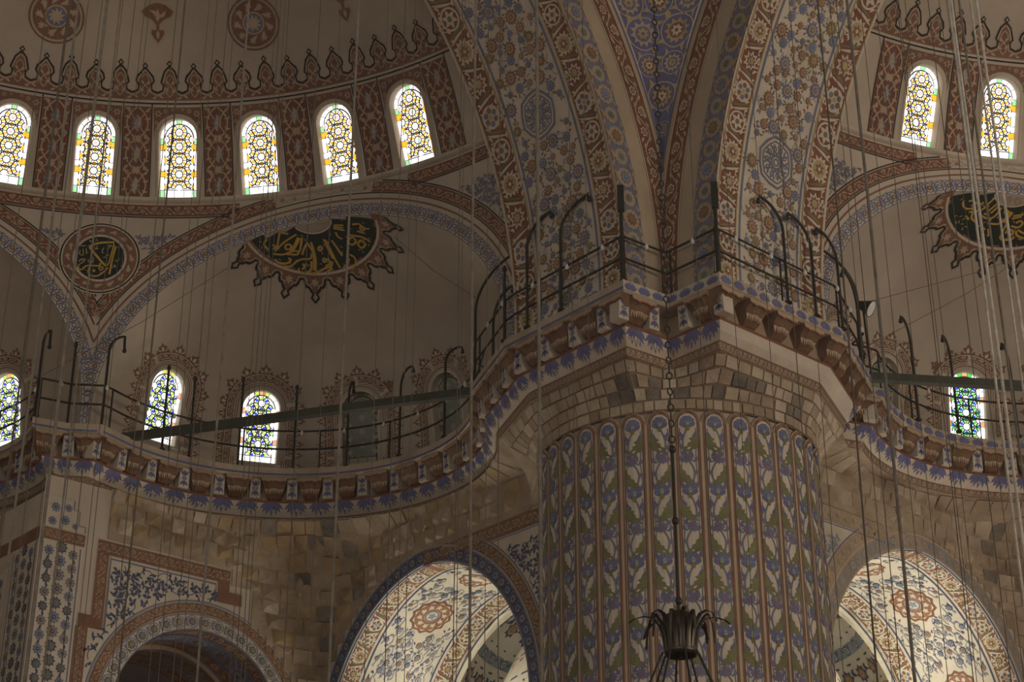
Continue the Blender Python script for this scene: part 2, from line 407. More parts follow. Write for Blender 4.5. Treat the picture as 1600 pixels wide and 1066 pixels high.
for t0, t1, c in ((0, .03, 'cream'), (.97, 1, 'cream')):
    for i in range(40):
        a, b = a0p + (1.3 - a0p) * i / 40, a0p + (1.3 - a0p) * (i + 1) / 40; p.poly([(a, t0), (b, t0), (b, t1), (a, t1)], c, 1)
p.build('painted_flowers', PEN, pend, clip=lambda a, t: 0.01 < t < .99, cell=(.05, .2))

# ================================================================== semi-domes with their window drum
SC = (0.0, 15.4); SZ = 19.0; RS = sqrt(11.75 ** 2 + 4.1 ** 2); PH0 = asin(4.1 / RS)
def arch_outline(hw, h, n=18, pointed=0.0):
    """closed outline of an arched opening, base centre at the origin, springing at h - hw"""
    pts = [(-hw, 0.0)]
    hs = h - hw * (1.0 + pointed)
    for i in range(n + 1):
        a = pi - pi * i / n; pts.append((hw * cos(a), hs + hw * (1 + pointed * (1 - abs(cos(a)))) * sin(a)))
    pts.append((hw, 0.0)); return pts
def rect_match(pts, hw, v0, v1, h):
    """points on a rectangle matching the outline points one by one"""
    out = []; n = len(pts)
    for i, (x, y) in enumerate(pts):
        if i == 0: out.append((-hw, v0))
        elif i == n - 1: out.append((hw, v0))
        else:
            t = (i - 1) / (n - 3); q = t * (2 * hw + 2 * (v1 - h * .55))
            hh = v1 - h * .55
            if q < hh: out.append((-hw, h * .55 + q))
            elif q < hh + 2 * hw: out.append((-hw + q - hh, v1))
            else: out.append((hw, v1 - (q - hh - 2 * hw)))
    for c in ((-hw, v1), (hw, v1)):
        k = min(range(1, n - 1), key=lambda i: hypot(out[i][0] - c[0], out[i][1] - c[1])); out[k] = c
    return out
WIN_N = [0]
def make_window(S, hw, h, kind, label, cat='window', depth=0.28, group=None):
    """S(x, y, off) -> world; x across, y up, off towards the room. Reveal, border panes one by one, leaded lattice."""
    WIN_N[0] += 1
    lit = kind in ('amber', 'jewel', 'emerald')
    loc = S(0, 0, 0); w = empty('window_%d' % WIN_N[0], loc, label=label, cat=cat, kind='structure', group=group)
    S0 = S; pa, pb, pc = Vector(S0(-hw, h * .45, 0)), Vector(S0(hw, h * .45, 0)), Vector(S0(0, 0, 0)); pd = Vector(S0(0, h, 0))
    ex_ = (pb - pa).normalized(); ey_ = (pd - pc); ey_ = (ey_ - ex_ * ey_.dot(ex_)).normalized(); ez_ = (Vector(S0(0, h * .5, .1)) - Vector(S0(0, h * .5, 0))).normalized()
    mid = (pc + pd) / 2
    def S(x, y, off):       # the glazing is flat although the vault around it is curved
        if off > -.05: return S0(x, y, off)
        return tuple(mid + ex_ * x + ey_ * (y - h / 2) + ez_ * off)
    out = arch_outline(hw, h); mb = MB()
    mb.grid([[S(x, y, 0.0) for x, y in out], [S(x * .985, y * .99 + .004, -depth) for x, y in out]], 'plaster', True)
    mb.face([S(-hw, 0, 0), S(hw, 0, 0), S(hw, 0, -depth), S(-hw, 0, -depth)], 'plaster')
    o2 = arch_outline(hw + .045, h + .045)
    mb.grid([[S(x, y, 0.015) for x, y in out], [S(x, y, 0.03) for x, y in o2], [S(x * 1.03, y, 0.0) for x, y in o2]], 'cream', True)
    mb.build('reveal', w)
    zg = -depth * 0.8
    # lead backing
    mb = MB(); c = (0, h * .45)
    for i in range(len(out) - 1): mb.face([S(*c, zg - .02), S(*out[i], zg - .02), S(*out[i + 1], zg - .02)], 'lead')
    mb.face([S(*c, zg - .02), S(*out[-1], zg - .02), S(*out[0], zg - .02)], 'lead'); mb.build('lead_came', w)
    bw = 0.24 * hw; g = 0.016
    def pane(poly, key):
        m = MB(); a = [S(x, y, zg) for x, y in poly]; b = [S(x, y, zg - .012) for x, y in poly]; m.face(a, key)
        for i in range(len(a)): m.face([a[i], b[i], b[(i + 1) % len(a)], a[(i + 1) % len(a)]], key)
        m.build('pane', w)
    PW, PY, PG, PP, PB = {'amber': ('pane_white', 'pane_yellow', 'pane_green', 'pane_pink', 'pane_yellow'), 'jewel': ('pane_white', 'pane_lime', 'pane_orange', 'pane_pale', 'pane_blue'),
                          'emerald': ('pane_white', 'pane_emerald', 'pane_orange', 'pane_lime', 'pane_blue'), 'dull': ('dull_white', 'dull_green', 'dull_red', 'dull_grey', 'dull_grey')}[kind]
    hs = h - hw; ri = hw - bw
    # side border panes
    ys = [0.02, .14, .36, .46, .56, .80, .90, 1.0]
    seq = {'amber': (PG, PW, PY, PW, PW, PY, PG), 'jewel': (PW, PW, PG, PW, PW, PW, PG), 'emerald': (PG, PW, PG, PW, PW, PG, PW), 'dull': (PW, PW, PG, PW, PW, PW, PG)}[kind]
    for sx in (-1, 1):
        for i in range(7):
            y0, y1 = hs * ys[i] + g / 2, hs * ys[i + 1] - g / 2
            if kind != 'amber' and sx < 0 and i == 0: key = PW
            else: key = seq[i]
            pane([(sx * (ri + g), y0), (sx * (hw - .012), y0), (sx * (hw - .012), y1), (sx * (ri + g), y1)], key)
    # arched border panes
    cuts = [0, .2, .36, .445, .555, .64, .8, 1.0] if kind != 'amber' else [0, .18, .33, .45, .55, .67, .82, 1.0]
    for i in range(7):
        a, b = pi * cuts[i] + .02, pi * cuts[i + 1] - .02; pts = []
        for r, (s, e) in ((ri + g, (a, b)), (hw - .012, (b, a))):
            for k in range(4):
                t = s + (e - s) * k / 3; pts.append((r * cos(t), hs + r * sin(t)))
        key = {3: PG, 2: PW if kind == 'amber' else PY, 4: PW if kind == 'amber' else PY}.get(i, PW); pane(pts, key)
    # bottom border panes
    for i in range(3):
        x0, x1 = -ri + 2 * ri * i / 3 + g / 2, -ri + 2 * ri * (i + 1) / 3 - g / 2
        pane([(x0, .02), (x1, .02), (x1, hs * .14 - g / 2), (x0, hs * .14 - g / 2)], PW)
    # inner field: interlaced lattice, small pieces
    q = Paint(); y0 = hs * .14 + g; rin = ri - g
    def inside(x, y): return abs(x) < rin and y > y0 and (y < hs or hypot(x, y - hs) < rin)
    fld = [(-rin, y0)] + [(rin * cos(pi - pi * k / 14), hs + rin * sin(pi - pi * k / 14)) for k in range(15)] + [(rin, y0)]
    q.poly(fld, PW, 0)
    cell = rin * 0.98; rows = int((h - bw - y0) / (cell * .52)) + 2; ytop = h - bw - cell * .62
    for r in range(rows):
        y = ytop - r * cell * .52
        for x in ((0,) if r % 2 == 0 else (-rin * .98, rin * .98)):
            for k in range(6):
                a = pi / 2 + k * pi / 3; px, py = x + cell * .43 * cos(a), y + cell * .43 * sin(a)
                if kind == 'amber':
                    if inside(px, py): q.star(px, py, cell * .17, 4, PY, 1, .62, a)
                else:
                    if inside(px, py): q.disc(px, py, cell * .125, PB if k % 2 else PY, 1, 7)
                    a2 = a + pi / 6; qx, qy = x + cell * .43 * cos(a2), y + cell * .43 * sin(a2)
                    if inside(qx, qy): q.disc(qx, qy, cell * .115, PY, 1, 6)
            if inside(x, y): q.star(x, y, cell * .22, 6, PP if kind == 'amber' and r < 3 else PW, 1, .6, pi / 6)
            for rad in (cell * .28, cell * .58):
                pts = [(x + rad * cos(2 * pi * k / 18), y + rad * sin(2 * pi * k / 18)) for k in range(19)]
                for k in range(18):
                    if inside(*pts[k]) and inside(*pts[k + 1]): q.stroke([pts[k], pts[k + 1]], .027 * (hw / .45), ('dull_green' if kind == 'dull' else 'lead'), 2)
            for k in range(6):
                a = k * pi / 3; s = (x + cell * .28 * cos(a), y + cell * .28 * sin(a)); e = (x + cell * .58 * cos(a), y + cell * .58 * sin(a))
                if inside(*s) and inside(*e): q.stroke([s, e], .022 * (hw / .45), ('dull_green' if kind == 'dull' else 'lead'), 2)
    q.build('leaded_glass', lambda x, y, o: S(x, y, zg + o * .6), w, cell=(9, 9))
    return w

def make_semidome(M, side, phase, nwin, kmax, roundels):
    def SD(th, v, off=0.0):
        ph = PH0 + v / RS; r = (RS - off) * cos(ph); return M((SC[0] + r * cos(th), SC[1] + r * sin(th), SZ + (RS - off) * sin(ph)))
    stepw = 0.1741; HW = 0.455; VH = 2.03; VB = 0.13; ths = [phase + stepw * k for k in range(nwin)]
    hwin = VH - VB; mb = MB(); fh = 0.052
    B = 11.75 * cos(PH0) / cos(PH0)
    def thx(x, v): return x / ((RS) * cos(PH0 + v / RS))
    # window sectors with openings
    for th in ths:
        out = arch_outline(HW, hwin); rc = rect_match(out, 0.62, -VB, 2.40 - VB, hwin)
        mb.grid([[SD(th + thx(x, VB + y), VB + y) for x, y in out], [SD(th + thx(x * .5 + a * .5, VB + (y + b) / 2), VB + (y + b) / 2) for (x, y), (a, b) in zip(out, rc)], [SD(th + thx(x, VB + y), VB + y) for x, y in rc]], 'plaster', True)
        mb.face([SD(th + thx(x, v), v) for x, v in ((-HW, VB), (HW, VB), (.62, 0), (-.62, 0))], 'plaster')
    edges = [radians(-2)]
    def colgrid(t0f, t1f):
        n = 6; rows = []
        for i in range(9):
            v = 2.40 * i / 8; a, b = t0f(v), t1f(v); rows.append([SD(a + (b - a) * k / n, v) for k in range(n + 1)])
        mb.grid(rows, 'plaster', True)
    for i in range(len(ths) + 1):
        f0 = (lambda v: radians(-4)) if i == 0 else (lambda v, th=ths[i - 1]: th + thx(.62, v))
        f1 = (lambda v: radians(184)) if i == len(ths) else (lambda v, th=ths[i]: th - thx(.62, v))
        if i == len(ths):
            rows = [[SD(f0(v) + (f1(v) - f0(v)) * k / 24, v) for k in range(25)] for v in [2.4 * j / 8 for j in range(9)]]; mb.grid(rows, 'plaster', True)
        else: colgrid(f0, f1)
    # dome above the drum
    vmax = RS * (pi / 2 - PH0)
    mb.grid([[SD(radians(-4) + radians(188) * k / 72, 2.40 + (vmax - 2.40) * (i / 22)) for k in range(73)] for i in range(23)], 'plaster_wall', True)
    dome = mb.build('ceiling_semidome_' + side, label='%s semi-dome with painted drum of arched windows' % side, cat='semi-dome', kind='structure')
    for k, th in enumerate(ths):
        if k > kmax: continue
        names = ['beside the great arch', 'second from the great arch', 'third from the great arch', 'fourth from the great arch', 'fifth from the great arch', 'sixth from the great arch']
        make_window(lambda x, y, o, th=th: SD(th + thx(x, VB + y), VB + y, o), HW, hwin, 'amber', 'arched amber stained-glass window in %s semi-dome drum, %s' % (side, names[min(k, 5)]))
    # ---- painting of the drum
    p = Paint()
    def bx(th, x, v): return (th + thx(x, v), v)
    t0, t1 = radians(6), radians(112)
    def hs(v0, v1, c, lay=1, n=60):
        for i in range(n):
            a, b = t0 + (t1 - t0) * i / n, t0 + (t1 - t0) * (i + 1) / n; p.poly([(a, v0), (b, v0), (b, v1), (a, v1)], c, lay)
    hs(0.0, 0.028, 'black'); hs(2.36, 2.395, 'black'); hs(2.40, 2.43, 'cream')
    mids = [ths[0] - stepw / 2] + [t + stepw / 2 for t in ths]
    for th in mids:
        q = Paint(); w2 = 0.315
        q.poly([(-w2, .06), (w2, .06), (w2, 1.2), (-w2, 1.2)], 'red', 0); q.poly([(-w2, 1.2), (w2, 1.2), (w2, 2.30), (-w2, 2.30)], 'red', 0)
        for i in range(3):
            c = .40 + .75 * i
            q.poly([(0, c - .25), (.13, c), (0, c + .25), (-.13, c)], 'slate', 1); q.star(0, c, .10, 6, 'sand', 2, .5)
            q.star(0, c + .375, .13, 6, 'sand', 1, .5) if i < 2 else None
            for s in (-1, 1):
                pts = [(s * (.02 + .23 * sin(pi * t) ** 0.8), c - .375 + .75 * t) for t in [j / 10 for j in range(11)]]; q.stroke(pts, .036, 'sand', 2)
                pts = [(s * (.30 - .24 * sin(pi * t)), c - .375 + .75 * t) for t in [j / 10 for j in range(11)]]; q.stroke(pts, .028, 'sand', 1)
                for t in (-.27, -.1, .1, .27): q.leaf(s * .17, c + t, .15, .06, (0 if s > 0 else pi) + t * 3 * s, 'sand', 1, .4, 4)
                q.leaf(s * .05, c + .05, .16, .05, pi / 2 + s * .5, 'sand', 2, .3, 4); q.leaf(s * .05, c - .05, .16, .05, -pi / 2 - s * .5, 'sand', 2, .3, 4)
        for s in (-1, 1): q.poly([(s * (w2 + .01), .03), (s * (w2 + .035), .03), (s * (w2 + .035), 2.36), (s * (w2 + .01), 2.36)], 'black', 1)
        p.merge(q, lambda x, v, th=th: bx(th, x, v))
    for th in ths:      # spandrels over each window
        q = Paint(); ou = arch_outline(HW + .10, hwin + .10, 14)
        for s in (-1, 1):
            pts = [(s * abs(x), VB + y) for x, y in ou[8 if s > 0 else 1:][:8]] if False else None
            poly = [(s * .57, 1.50), (s * .57, 2.29), (0, 2.29), (0, VB + hwin + .11)] + [(s * (HW + .11) * sin(a), VB + hwin - HW + (HW + .11) * cos(a)) for a in (.25, .5, .75, 1.0, 1.3)]
            q.poly(poly, 'redbrown', 0)
            for (x, y, r) in ((.46, 2.14, .10), (.28, 2.20, .07), (.50, 1.92, .06), (.12, 2.235, .04), (.52, 1.74, .045)):
                q.star(s * x, y, r, 6, 'sand', 1, .5, x * 9); q.disc(s * x, y, r * .35, 'redbrown', 2, 6)
        p.merge(q, lambda x, v, th=th: bx(th, x, v))
    p.build('painted_drum_panels', SD, dome, clip=lambda t, v: t > radians(4), cell=(.03, .35))
    # crest of pointed palmettes
    p = Paint(); n = 34; st = radians(3.2); cs = 1.0
    for i in range(n):
        th = radians(5) + st * i; r0 = RS * cos(PH0 + 2.8 / RS); w = st * r0
        big = i % 2 == 0
        def prof(sc):
            H = (0.98 if big else .86) * 1.0; hw = w * (.5 if True else .5)
            base = [(-hw, .20), (-hw * .55, .26), (-hw * .50, .38)] + ([(-hw * .72, .48), (-hw * .62, .60), (-hw * .30, .70), (-hw * .10, .78)] if not big else [(-hw * .70, .45), (-hw * .60, .55), (-hw * .42, .72), (-hw * .10, .82)])
            return base
        q = Paint(); pr_ = prof(1); tip = [(0.0, .82)]
        left = pr_; right = [(-x, y) for x, y in pr_[::-1]]
        body = [(-w / 2, 0.02), *left, (0, .84 if big else .80), *right, (w / 2, 0.02)]
        q.poly(body, 'redbrown', 0); q.stroke([(-w / 2, .20)] + left + [(0, .86 if big else .80)] + right + [(w / 2, .20)], .04, 'black', 2)
        q.stroke([(-w / 2 + .0, .14)] + [(x * .84, y - .05) for x, y in left] + [(0, .74)] + [(x * .84, y - .05) for x, y in right] + [(w / 2, .14)], .035, 'sand', 1)
        d = .075; yb = .90 if big else .84
        q.poly([(0, yb - d * .9), (d, yb), (0, yb + d * 1.2), (-d, yb)], 'black', 2); q.poly([(0, yb - d * .4), (d * .5, yb), (0, yb + d * .6), (-d * .5, yb)], 'sand', 3)
        for s in (-1, 1):
            q.stroke([(s * (.09 * sin(2 * pi * t)), .10 + .55 * t) for t in [j / 10 for j in range(11)]], .022, 'sand', 1)
            q.leaf(s * .03, .22, .14, .05, pi / 2 - s * .9, 'sand', 1, .3, 4); q.leaf(s * .03, .40, .12, .05, pi / 2 - s * .8, 'sand', 1, .3, 4); q.leaf(s * w * .28, .06, .14, .05, .5 if s > 0 else pi - .5, 'sand', 1, .3, 4)
        p.merge(q, lambda x, v, th=th, r0=r0: (th + x / r0, 2.44 + v * .98))
    # roundels and pendants on the dome
    for th, v, kind in roundels:
        q = Paint()
        if kind == 'roundel':
            q.ring(0, 0, .60, .645, 'redbrown', 1, 32); q.ring(0, 0, .27, .55, 'redbrown', 1, 28); q.disc(0, 0, .235, 'slate', 1, 20); q.ring(0, 0, .235, .27, 'sand', 1, 20)
            for k in range(9):
                a = 2 * pi * k / 9; q.leaf(0, 0, .20, .07, a, 'sand', 2, .2); q.star(.41 * cos(a), .41 * sin(a), .10, 6, 'sand', 2, .5, a); q.leaf(.30 * cos(a + .35), .30 * sin(a + .35), .22, .07, a + 1.0, 'sand', 2, .4)
        else:
            o = [(0, -.42), (.10, -.30), (.17, -.18), (.14, -.08), (.05, -.10), (.05, .02), (.16, .14), (.32, .20), (.40, .34), (.2, .5), (0, .56)]
            q.poly(o + [(-x, y) for x, y in o[::-1][1:-1]], 'redbrown', 1); q.stroke([(-x, y) for x, y in o[::-1]] + o[1:], .03, 'sand', 2)
            q.leaf(0, .1, .3, .1, pi / 2, 'sand', 2, 0); q.leaf(0, -.12, .2, .08, -pi / 2, 'sand', 2, 0)
            for s in (-1, 1): q.leaf(0, .2, .26, .08, pi / 2 - s * .9, 'sand', 2, .3)
        p.merge(q, lambda x, y, th=th, v=v: (th + x / (RS * cos(PH0 + v / RS)), v + y))
    p.build('painted_crest', SD, dome, clip=lambda t, v: t > radians(4), cell=(.03, .35))
    return SD, dome
SD_L, DOME_L = make_semidome(idL, 'left', 0.3305, 7, 6, [(radians(65.2), 4.22, 'roundel'), (radians(37.7), 4.18, 'roundel'), (radians(51.3), 4.22, 'pendant'), (radians(24.2), 4.2, 'pendant')])
SD_R, DOME_R = make_semidome(idR, 'right', radians(21.1), 3, 2, [(radians(40), 4.2, 'roundel')])
CAL_L = [[(-0.16,1.04),(-0.02,1.3),(0.07,1.51)],[(-0.15,1.03),(0.04,0.97)],[(0.2,0.87),(0.1,1.23),(0.07,1.54)],[(0.28,0.92),(0.37,1.24),(0.37,1.42)],[(0.32,0.91),(0.38,1.11),(0.41,1.29)],[(0.36,0.87),(0.52,1.16),(0.56,1.32)],[(0.18,1.29),(0.22,1.21),(0.32,1.23),(0.31,1.33),(0.24,1.35),(0.18,1.29)],[(0.06,1.62),(0.26,1.53),(0.36,1.4),(0.46,1.27),(0.54,1.26),(0.54,1.34),(0.34,1.46)],[(0.19,1.71),(0.31,1.74),(0.48,1.66),(0.52,1.53),(0.44,1.52)],[(0.47,1.77),(0.61,1.65),(0.65,1.48),(0.72,1.35),(0.82,1.27),(0.86,1.19),(0.8,1.09)],[(0.52,0.91),(0.83,1.06),(1.1,1.4)],[(0.6,0.84),(0.94,1.12),(1.15,1.39)],[(0.54,0.9),(0.58,1.08),(0.65,1.26)],[(0.76,0.56),(1.04,0.73),(1.26,0.84)],[(0.81,0.55),(1.26,0.8),(1.51,0.9)],[(0.91,0.45),(1.35,0.61)],[(0.79,1.58),(0.87,1.65),(1.0,1.55),(1.03,1.42),(0.92,1.25)],[(1.06,1.54),(1.18,1.4),(1.27,1.16),(1.34,1.03),(1.28,0.91)],[(1.27,1.42),(1.36,1.19),(1.38,1.04)],[(1.44,0.44),(1.57,0.41),(1.68,0.51),(1.7,0.71)],[(0.69,0.08),(0.86,-0.08)],[(0.66,0.03),(0.81,-0.15)],[(0.72,0.12),(0.93,-0.04)],[(0.92,-0.35),(1.0,-0.51),(1.13,-0.48),(1.23,-0.6)],[(1.09,-0.01),(1.32,-0.23),(1.51,-0.28)],[(1.56,0.84),(1.56,0.66),(1.49,0.53)],[(0.83,0.88),(0.83,0.79),(0.9,0.8),(0.9,0.89),(0.83,0.88)],[(1.1,1.05),(1.1,0.98),(1.17,0.99),(1.16,1.06),(1.1,1.05)],[(1.18,0.17),(1.17,-0.01),(1.3,0.01),(1.31,0.18),(1.18,0.17)],[(1.37,0.04),(1.35,-0.13),(1.48,-0.12),(1.5,0.05),(1.37,0.04)],[(-0.29,1.35),(-0.27,1.51),(-0.08,1.59)],[(-0.09,1.42),(-0.0,1.44),(-0.01,1.52)],[(0.8,1.43),(0.88,1.48),(0.87,1.56)],[(0.62,1.48),(0.68,1.44)],[(1.48,0.44),(1.52,0.39)],[(1.1,-0.4),(1.08,-0.51),(1.16,-0.5),(1.18,-0.39),(1.1,-0.4)],[(0.83,0.18),(0.95,0.25),(1.06,0.22)],[(1.12,-0.27),(1.27,-0.38)],[(1.15,0.92),(1.28,0.99),(1.24,1.12)]]
CAL_R = [[(1.03,-0.55),(1.13,-0.45),(1.17,-0.29),(1.11,-0.18),(1.04,-0.16),(1.03,-0.26)],[(0.99,-0.42),(0.91,-0.34)],[(1.21,-0.13),(1.15,-0.07),(1.28,0.07),(1.3,0.24),(1.34,0.36),(1.31,0.4)],[(1.1,-0.16),(1.07,0.05),(0.96,0.08),(0.82,0.12)],[(1.11,0.14),(1.08,0.38),(0.94,0.48),(0.68,0.4)],[(0.96,0.08),(0.6,0.04),(0.52,0.11)],[(0.94,0.24),(0.64,0.23)],[(0.94,0.34),(0.65,0.31)],[(0.63,-0.0),(0.56,0.13)],[(1.16,0.49),(1.04,0.69),(0.89,0.74),(0.61,0.66)],[(0.91,0.8),(0.6,0.71)],[(1.12,0.5),(1.04,0.47)],[(0.72,0.55),(0.65,0.54),(0.66,0.63),(0.73,0.64),(0.72,0.55)],[(1.2,1.03),(1.03,0.93),(0.9,0.86)],[(1.19,1.0),(1.21,1.11),(1.06,1.25),(0.97,1.24)],[(1.06,1.04),(0.96,1.01),(0.9,1.11),(0.97,1.17),(1.03,1.12)],[(0.85,0.98),(0.77,1.12),(0.64,1.12),(0.62,1.03),(0.73,1.0)],[(0.66,0.8),(0.46,0.93)],[(0.72,0.84),(0.53,0.95)],[(0.85,1.16),(0.91,1.27),(0.84,1.44)],[(0.81,1.17),(0.77,1.34)],[(1.24,0.63),(1.32,0.76),(1.37,0.75)],[(1.38,0.56),(1.28,0.57)],[(1.31,-0.13),(1.34,0.04)],[(0.93,-0.25),(0.93,-0.1),(0.82,-0.07)],[(1.03,0.21),(1.0,0.35)],[(0.99,-0.02),(0.87,-0.11)],[(0.54,1.18),(0.46,1.35),(0.35,1.28)],[(0.74,1.36),(0.61,1.54),(0.44,1.56)],[(0.43,1.03),(0.31,1.21)]]
# ================================================================== exedrae (small half-domes) under the semi-domes
WR = 11.5; EA, EB, EZ = 4.95, 4.8, 17.5; ZT = 23.02
class Exedra:
    def __init__(s, rho, dirdeg):
        s.rho = rho; s.dir = radians(dirdeg); s.c = (SC[0] + rho * cos(s.dir), SC[1] + rho * sin(s.dir))
        s.dmax = math.acos((WR ** 2 + rho ** 2 - EA ** 2) / (2 * WR * rho))
    def top(s, th):
        d = th - s.dir
        if abs(d) >= s.dmax: return None
        q = (WR ** 2 + s.rho ** 2 - 2 * WR * s.rho * cos(d)) / EA ** 2
        return EZ + EB * sqrt(max(0, 1 - q))
    def amax(s, psi):
        r = EA * cos(psi); c = (WR ** 2 - s.rho ** 2 - r * r) / (2 * s.rho * r)
        return math.acos(max(-1, min(1, c)))
    def P(s, al, psi, off=0.0):
        r = (EA - off) * cos(psi); return (s.c[0] + r * cos(al), s.c[1] + r * sin(al), EZ + (EB - off) * sin(psi))
    def curve(s):
        """opening edge in (x = WR * theta, z), from the right foot to the left foot"""
        pts = [(WR * (s.dir - s.dmax), 16.9)]
        for i in range(61):
            d = -s.dmax + 2 * s.dmax * (0.5 - 0.5 * cos(pi * i / 60)); z = s.top(s.dir + d * .99999)
            pts.append((WR * (s.dir + d), z if z else EZ))
        pts.append((WR * (s.dir + s.dmax), 16.9)); return pts
EX1 = Exedra(10.33, 30.53); EX2 = Exedra(10.9, 82.5)
VTH = (EX1.dir + EX1.dmax + EX2.dir - EX2.dmax) / 2
class Along:
    """band coordinates along a planar curve: s metres along, w metres outwards"""
    def __init__(s, pts):
        s.p = pts; s.L = [0]
        for a, b in zip(pts, pts[1:]): s.L.append(s.L[-1] + hypot(b[0] - a[0], b[1] - a[1]))
        s.n = []
        for i in range(len(pts)):
            a, b = pts[max(i - 1, 0)], pts[min(i + 1, len(pts) - 1)]; dx, dy = b[0] - a[0], b[1] - a[1]; l = hypot(dx, dy) or 1
            s.n.append((dy / l, -dx / l))
        s.len = s.L[-1]
    def __call__(s, t, w):
        t = max(0, min(s.len - 1e-6, t)); lo = 0; hi = len(s.L) - 1
        while hi - lo > 1:
            m = (lo + hi) // 2
            if s.L[m] <= t: lo = m
            else: hi = m
        f = (t - s.L[lo]) / max(1e-9, s.L[hi] - s.L[lo])
        x = s.p[lo][0] + (s.p[hi][0] - s.p[lo][0]) * f; y = s.p[lo][1] + (s.p[hi][1] - s.p[lo][1]) * f
        nx = s.n[lo][0] + (s.n[hi][0] - s.n[lo][0]) * f; ny = s.n[lo][1] + (s.n[hi][1] - s.n[lo][1]) * f; l = hypot(nx, ny) or 1
        return (x + nx / l * w, y + ny / l * w)
def text_strokes():
    Z = [([(375, 415), (385, 385), (440, 355), (540, 325), (690, 310)], 28), ([(375, 415), (420, 470), (500, 560), (570, 640), (610, 670)], 30), ([(690, 330), (665, 520), (640, 650), (600, 672)], 20),
         ([(715, 370), (690, 560), (668, 800)], 24), ([(255, 690), (260, 740), (300, 755), (370, 690), (520, 680), (530, 640)], 22), ([(400, 710), (390, 790), (440, 840), (520, 830), (590, 770), (640, 700)], 22),
         ([(522, 715), (550, 688), (578, 715), (550, 743), (522, 715)], 18), ([(450, 760), (480, 760)], 34), ([(730, 575), (745, 600), (775, 570)], 14), ([(715, 700), (725, 650), (740, 690)], 12),
         ([(250, 400), (320, 390)], 12), ([(290, 440), (300, 520)], 12), ([(250, 460), (255, 530), (310, 535)], 12), ([(330, 430), (340, 520)], 11), ([(255, 640), (280, 600), (330, 600), (300, 650), (250, 690)], 16),
         ([(400, 570), (440, 570), (430, 630), (400, 630), (450, 590)], 14), ([(560, 400), (540, 470), (570, 480)], 12), ([(600, 380), (660, 360), (600, 430)], 12), ([(560, 550), (600, 545), (620, 550)], 12), ([(430, 420), (480, 430), (460, 400)], 12), ([(370, 590), (380, 640)], 12), ([(360, 300), (380, 330)], 12), ([(450, 280), (470, 310)], 10), ([(620, 480), (600, 520), (640, 510)], 11)]
    return Z
def smooth_pts(pts, n=4):
    if len(pts) < 3: return pts
    out = []
    for i in range(len(pts) - 1):
        p0, p1, p2, p3 = pts[max(i - 1, 0)], pts[i], pts[i + 1], pts[min(i + 2, len(pts) - 1)]
        for k in range(n):
            t = k / n; out.append(tuple(0.5 * (2 * p1[j] + (p2[j] - p0[j]) * t + (2 * p0[j] - 5 * p1[j] + 4 * p2[j] - p3[j]) * t * t + (3 * p1[j] - p0[j] - 3 * p2[j] + p3[j]) * t ** 3) for j in (0, 1)))
    out.append(pts[-1]); return out
